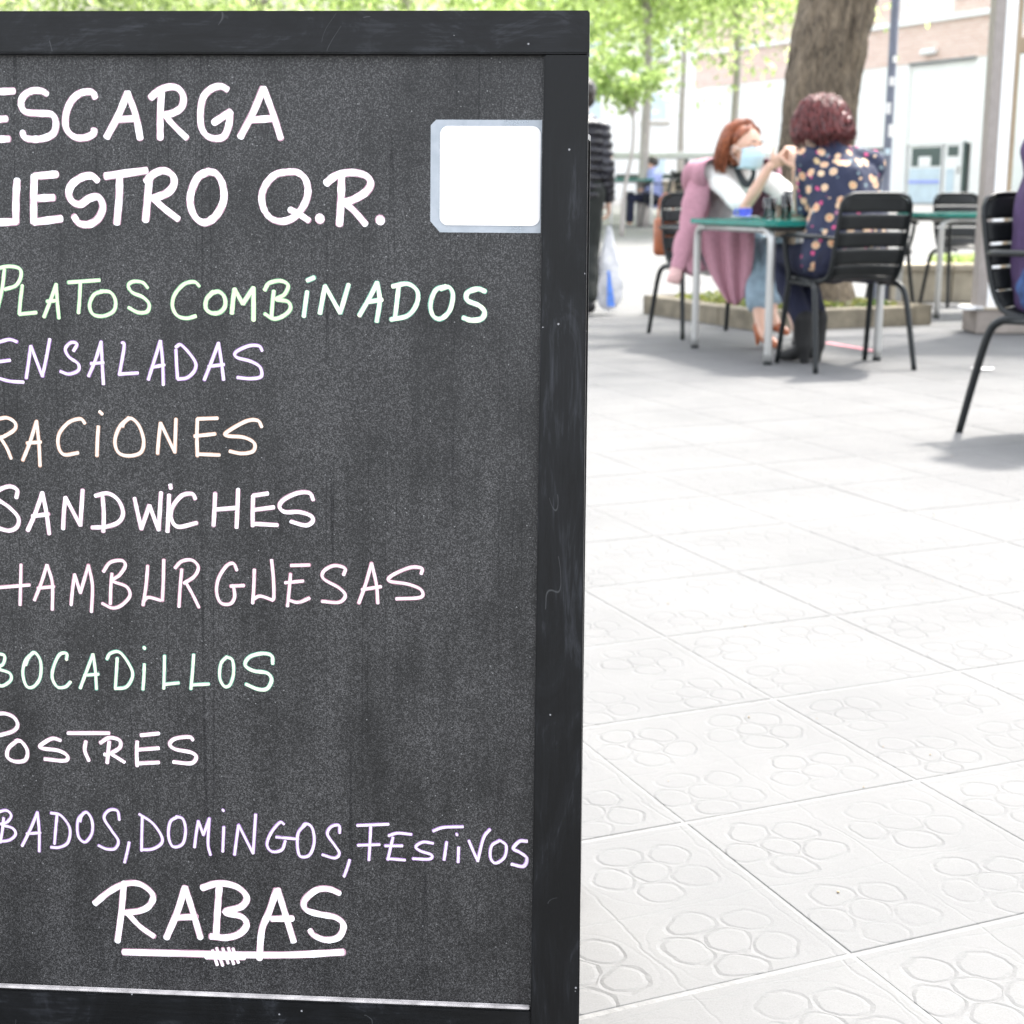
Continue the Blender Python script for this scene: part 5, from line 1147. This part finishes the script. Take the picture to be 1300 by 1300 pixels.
# far railing / low shelter line
fb = empty('terrace_railing', (2.9, 33, ground_z(33)), label='pale grey flat beam on posts far behind the young tree', cat='railing')
bx('beam', (1.3, 0, 1.06), (4.6, .5, .14), mat('light_grey_metal', (.45, .46, .47), .5, .1, 5), fb, .02)
for k in range(6): bx('post', (-.8 + .85 * k, 0, .50), (.10, .10, .98), M_WHITE if k % 2 else M_GREYCH, fb, .01)
for k in range(4): bx('infill_panel', (-.30 + 1.02 * k, .05, .62), (.66, .03, .10), M_DARKG, fb, .005)
bx('counter', (.45, -.3, .28), (1.2, .5, .50), mat('counter_brown', (.30, .24, .2), .7, .2, 5), fb, .02)
bx('counter', (2.3, -.3, .40), (1.0, .5, .80), mat('counter_grey', (.4, .42, .42), .7, .1, 5), fb, .02)
for k, (px, Y) in enumerate(((796, 27), (811, 27.3))):
    X = (px - 650) / FPX * Y; o = empty('litter_bin', (X, Y, ground_z(Y)), label=('grey square bin left of its twin near the young tree trunk', 'grey square bin right of its twin near the young tree trunk')[k], cat='bin', group='grey square bins')
    bm = bmesh.new(); box(bm, (0, 0, .21), (.15, .15, .42), .02); fin('bin_body', bm, M_GREYCH, o); bx('lid', (0, 0, .435), (.17, .17, .03), M_BLACK, o, .005)
# a far seated figure in blue, with chair, at a far table
C5 = Vector((2.22, 24.0, ground_z(24.0))); w5 = empty('person', C5, label='tiny far-off seated person in a blue jacket left of the cardigan wearer\'s chair', cat='seated person')
def W5(x, y, z): return C5 + Vector((x, y, z))
bm = bmesh.new(); Mx5, q5 = head(bm, W5(.0, 0, .98), (-.9, -.3, 0), .9); limb(bm, [W5(.06, 0, .42), W5(.03, 0, .80)], [.12, .08])
for s_ in (-1, 1): limb(bm, [W5(.05, s_ * .1, .42), W5(-.32, s_ * .1, .44), W5(-.34, s_ * .1, .06)], [.08, .06, .04]); limb(bm, [W5(.03, s_ * .16, .80), W5(-.02, s_ * .2, .58), W5(-.2, s_ * .12, .56)], [.045, .04, .03])
fuse('body', bm, M_SKIN, w5, .012, 2)
bm = bmesh.new(); limb(bm, [W5(.06, 0, .42), W5(.03, 0, .80)], [.15, .13])
for s_ in (-1, 1): limb(bm, [W5(.03, s_ * .16, .80), W5(-.02, s_ * .2, .58), W5(-.15, s_ * .12, .56)], [.06, .055, .045])
fuse('jacket', bm, mat('blue_jacket', (.30, .34, .60), .8, .1, 8), w5, .014, 3)
bm = bmesh.new()
for s_ in (-1, 1): limb(bm, [W5(.05, s_ * .1, .42), W5(-.32, s_ * .1, .44), W5(-.34, s_ * .1, .1)], [.1, .08, .06])
fuse('trousers', bm, M_JEAN_D, w5, .014, 3)
bm = bmesh.new(); ball(bm, q5(0, -.02, .03), (.085, .1, .09), Mx5, 2); fin('hair', bm, M_HAIR_D, w5, True, True)
c8 = place(copy_tree(ch), 2.27, 24.0, R(90), 'tiny far-off chair under the person in the blue jacket', 'far chairs'); c8.location.z = C5.z
c9 = place(copy_tree(ch), 2.75, 22.5, R(-70), 'tiny far-off empty dark chair just left of the cardigan wearer\'s chair', 'far chairs'); c9.location.z = ground_z(22.5)
t3 = place(copy_tree(tb), 1.80, 24.1, R(10), 'tiny far-off cafe table in front of the person in blue'); t3.location.z = ground_z(24)

# ------------------------------------------------------------------ buildings
Q0 = Vector((12.2, 41.6, ground_z(41.6))); E = Vector((-.448, .894, 0)).normalized(); NO = Vector((-.894, -.448, 0)).normalized()
def fac(px, py):
    q = on_plane(px, py, Q0, NO) - Q0; return q.dot(E), q.z
bd = empty('building', Q0, label='brick and white building with shop door at the right behind the lamp post', cat='building')
FM = Matrix((-E, -NO, Vector((0, 0, 1)))).transposed()   # local x runs towards us, y into the building
bd.rotation_euler = FM.to_euler()
def FB(name, x0, x1, z0, z1, y0, y1, m, parent=bd, bev=0): return bx(name, ((x0 + x1) / 2, (y0 + y1) / 2, (z0 + z1) / 2), (abs(x1 - x0), abs(y1 - y0), abs(z1 - z0)), m, parent, bev)
def F(px, py): s_, z = fac(px, py); return -s_, z
zbr = F(1134, 84)[1]; zbd = F(1134, 36)[1]
XL, XR = -13.0, 9.0
# ground floor wall with openings
wx0, _ = F(1150, 200); wx1, _ = F(1193, 200); dx0, _ = F(1196, 200); dx1, _ = F(1221, 200); gx0, _ = F(1149, 200); gx1, _ = F(1232, 200)
zt = F(1170, 184)[1]; lx0, _ = F(1085, 200); lx1, _ = F(1126, 200); lzt = F(1105, 188)[1]
FB('wall', XL, lx0, -.3, zbr, 0, .3, M_WALLW); FB('wall', lx0, lx1, lzt, zbr, 0.001, .3, M_WALLW); FB('wall', lx1, gx0, -.3, zbr, 0, .3, M_WALLW)
FB('wall', gx0, gx1, zt, zbr, 0.06, .3, M_WALLW); FB('wall', gx1, XR, -.3, zbr, 0, .3, M_WALLW)
FB('brick_wall', XL, XR, zbr, zbd, -.02, .3, M_BRICK); FB('cornice', XL, XR, zbd, zbd + .16, -.12, .3, M_WHITE)
FB('awning_slot', gx0, gx1, F(1150, 82)[1] - .04, F(1150, 82)[1] + .02, -.05, .02, M_GREYCH)
sx0, _ = F(1142, 10); sx1, _ = F(1211, 10); vx0, _ = F(1213, 5); vx1, _ = F(1262, 5); ztop = zbd + 6
FB('brick_wall', XL, sx0, zbd + .16, ztop, -.01, .3, M_BRICK); FB('brick_wall', sx1, vx0, zbd + .16, ztop, -.01, .3, M_BRICK); FB('brick_wall', vx1, XR, zbd + .16, ztop, -.01, .3, M_BRICK)
FB('brick_wall', sx0, sx1, zbd + 2.6, ztop, -.01, .3, M_BRICK); FB('brick_wall', vx0, vx1, zbd + 2.6, ztop, -.01, .3, M_BRICK); FB('brick_wall', vx0, vx1, zbd + .16, zbd + .52, -.01, .3, M_BRICK)
mid = (sx0 * .72 + sx1 * .28)
FB('shutter', sx0, mid - .02, zbd + .16, zbd + 2.6, .03, .08, M_WHITE); FB('shutter', mid + .02, sx1, zbd + .16, zbd + 2.6, .03, .08, M_WHITE)
wn = FB('window', vx0, vx1, zbd + .52, zbd + 2.6, .14, .18, M_FROST); FB('sill', vx0, vx1, zbd + .52, zbd + .56, -.06, .14, M_WHITE, bd)
fp = FB('flower_box', vx0 + .3, vx1 - .2, zbd + .56, zbd + .72, -.05, .10, M_BROWN)
n = 300; ctr_ = np.stack([rn.uniform(vx0 + .1, vx1 - .2, n), rn.uniform(-.1, .12, n), rn.uniform(zbd + .68, zbd + .98, n)], 1); d = rn.normal(size=(n, 3)); e = rn.normal(size=(n, 3)); s_ = .05
leaf_mesh('flower_box_plants', np.stack([ctr_ - d * s_, ctr_ + e * s_ * .6, ctr_ + d * s_, ctr_ - e * s_ * .6], 1).reshape(-1, 3), M_LEAF, bd, world=False)
# shop window
sw = FB('window_frame', wx0, wx1, -.2, zt, .10, .14, M_WHITE); py_ = F(1170, 211)[1]
FB('pane', wx0 + .15, wx1 - .06, py_, zt - .07, .085, .095, M_DARKG, sw); FB('pane', wx0 + .45, (wx0 + wx1) / 2 + .25, py_, py_ + (zt - py_) * .45, .078, .083, M_WHITE, sw)
FB('pane', wx0 + .08, wx1 - .06, py_ - 1.2, py_ - .06, .085, .095, M_FROST, sw); zb_ = F(1170, 231)[1]; FB('blue_stripe', wx0 + .08, wx1 - .06, zb_ - .04, zb_ + .05, .07, .08, mat('blue_stripe_vinyl', (.30, .36, .75), .5, .1, 5), sw)
dr = FB('door', dx0, dx1, -.2, zt, .08, .13, M_WHITE); za, zb2 = F(1205, 198)[1], F(1205, 214)[1]
FB('pane', dx0 + .14, dx1 - .22, za, zt - .06, .065, .075, M_DARKG, dr); FB('pane', dx0 + .12, dx1 - .34, zb2 - 1.0, zb2, .065, .075, M_FROST, dr); FB('jamb', dx1, dx1 + .10, -.2, zt + .05, .02, .12, M_DARKG, dr); FB('handle', dx1 - .2, dx1 - .15, .8, 1.0, .03, .06, M_ALU, dr)
bx('house_lamp', (F(1183, 66)[0], -.12, F(1183, 66)[1]), (.55, .2, .16), M_WHITE, bd, .05)
lw = FB('window_frame', lx0, lx1, -.2, lzt, .08, .12, M_GREYCH); FB('pane', lx0 + .1, lx1 - .1, -.1, lzt - .12, .065, .075, M_FROST, lw)
FB('wall_core', XL + .02, XR - .02, -.3, ztop - .02, .32, 6, M_WALLW)
# far pale blocks closing the square
def block(x, y, w_, h_, d_, m, label, rows=4, cols=6, rz=0):
    z0 = ground_z(y) - .3; b = empty('building', (x, y, z0), rz, label=label, cat='building', group=None)
    bx('wall', (0, d_ / 2, h_ / 2), (w_, d_, h_), m, b); bx('roof', (0, d_ / 2, h_ + .15), (w_ + .5, d_ + .5, .3), M_GREYCH, b)
    for r_ in range(rows):
        for c_ in range(cols):
            xx = -w_ / 2 + w_ * (c_ + .5) / cols; zz = 1.9 + r_ * 3.0
            if zz + 1 > h_: continue
            wf = bx('window', (xx, -.03, zz), (1.3, .08, 1.5), M_WHITE, b); bx('pane', (xx, -.075, zz), (1.1, .02, 1.3), M_FROST, wf); bx('sill', (xx, -.10, zz - .80), (1.5, .16, .08), M_STONE, wf)
    return b
block(14, 78, 30, 15, 10, M_WALLW, 'far pale building seen in the gap left of the thick trunk', 4, 9)
block(-19, 72, 34, 13, 10, mat('cream_render', (.66, .60, .50), .9, .05, 2), 'far cream building closing the square behind the left trees', 4, 9)
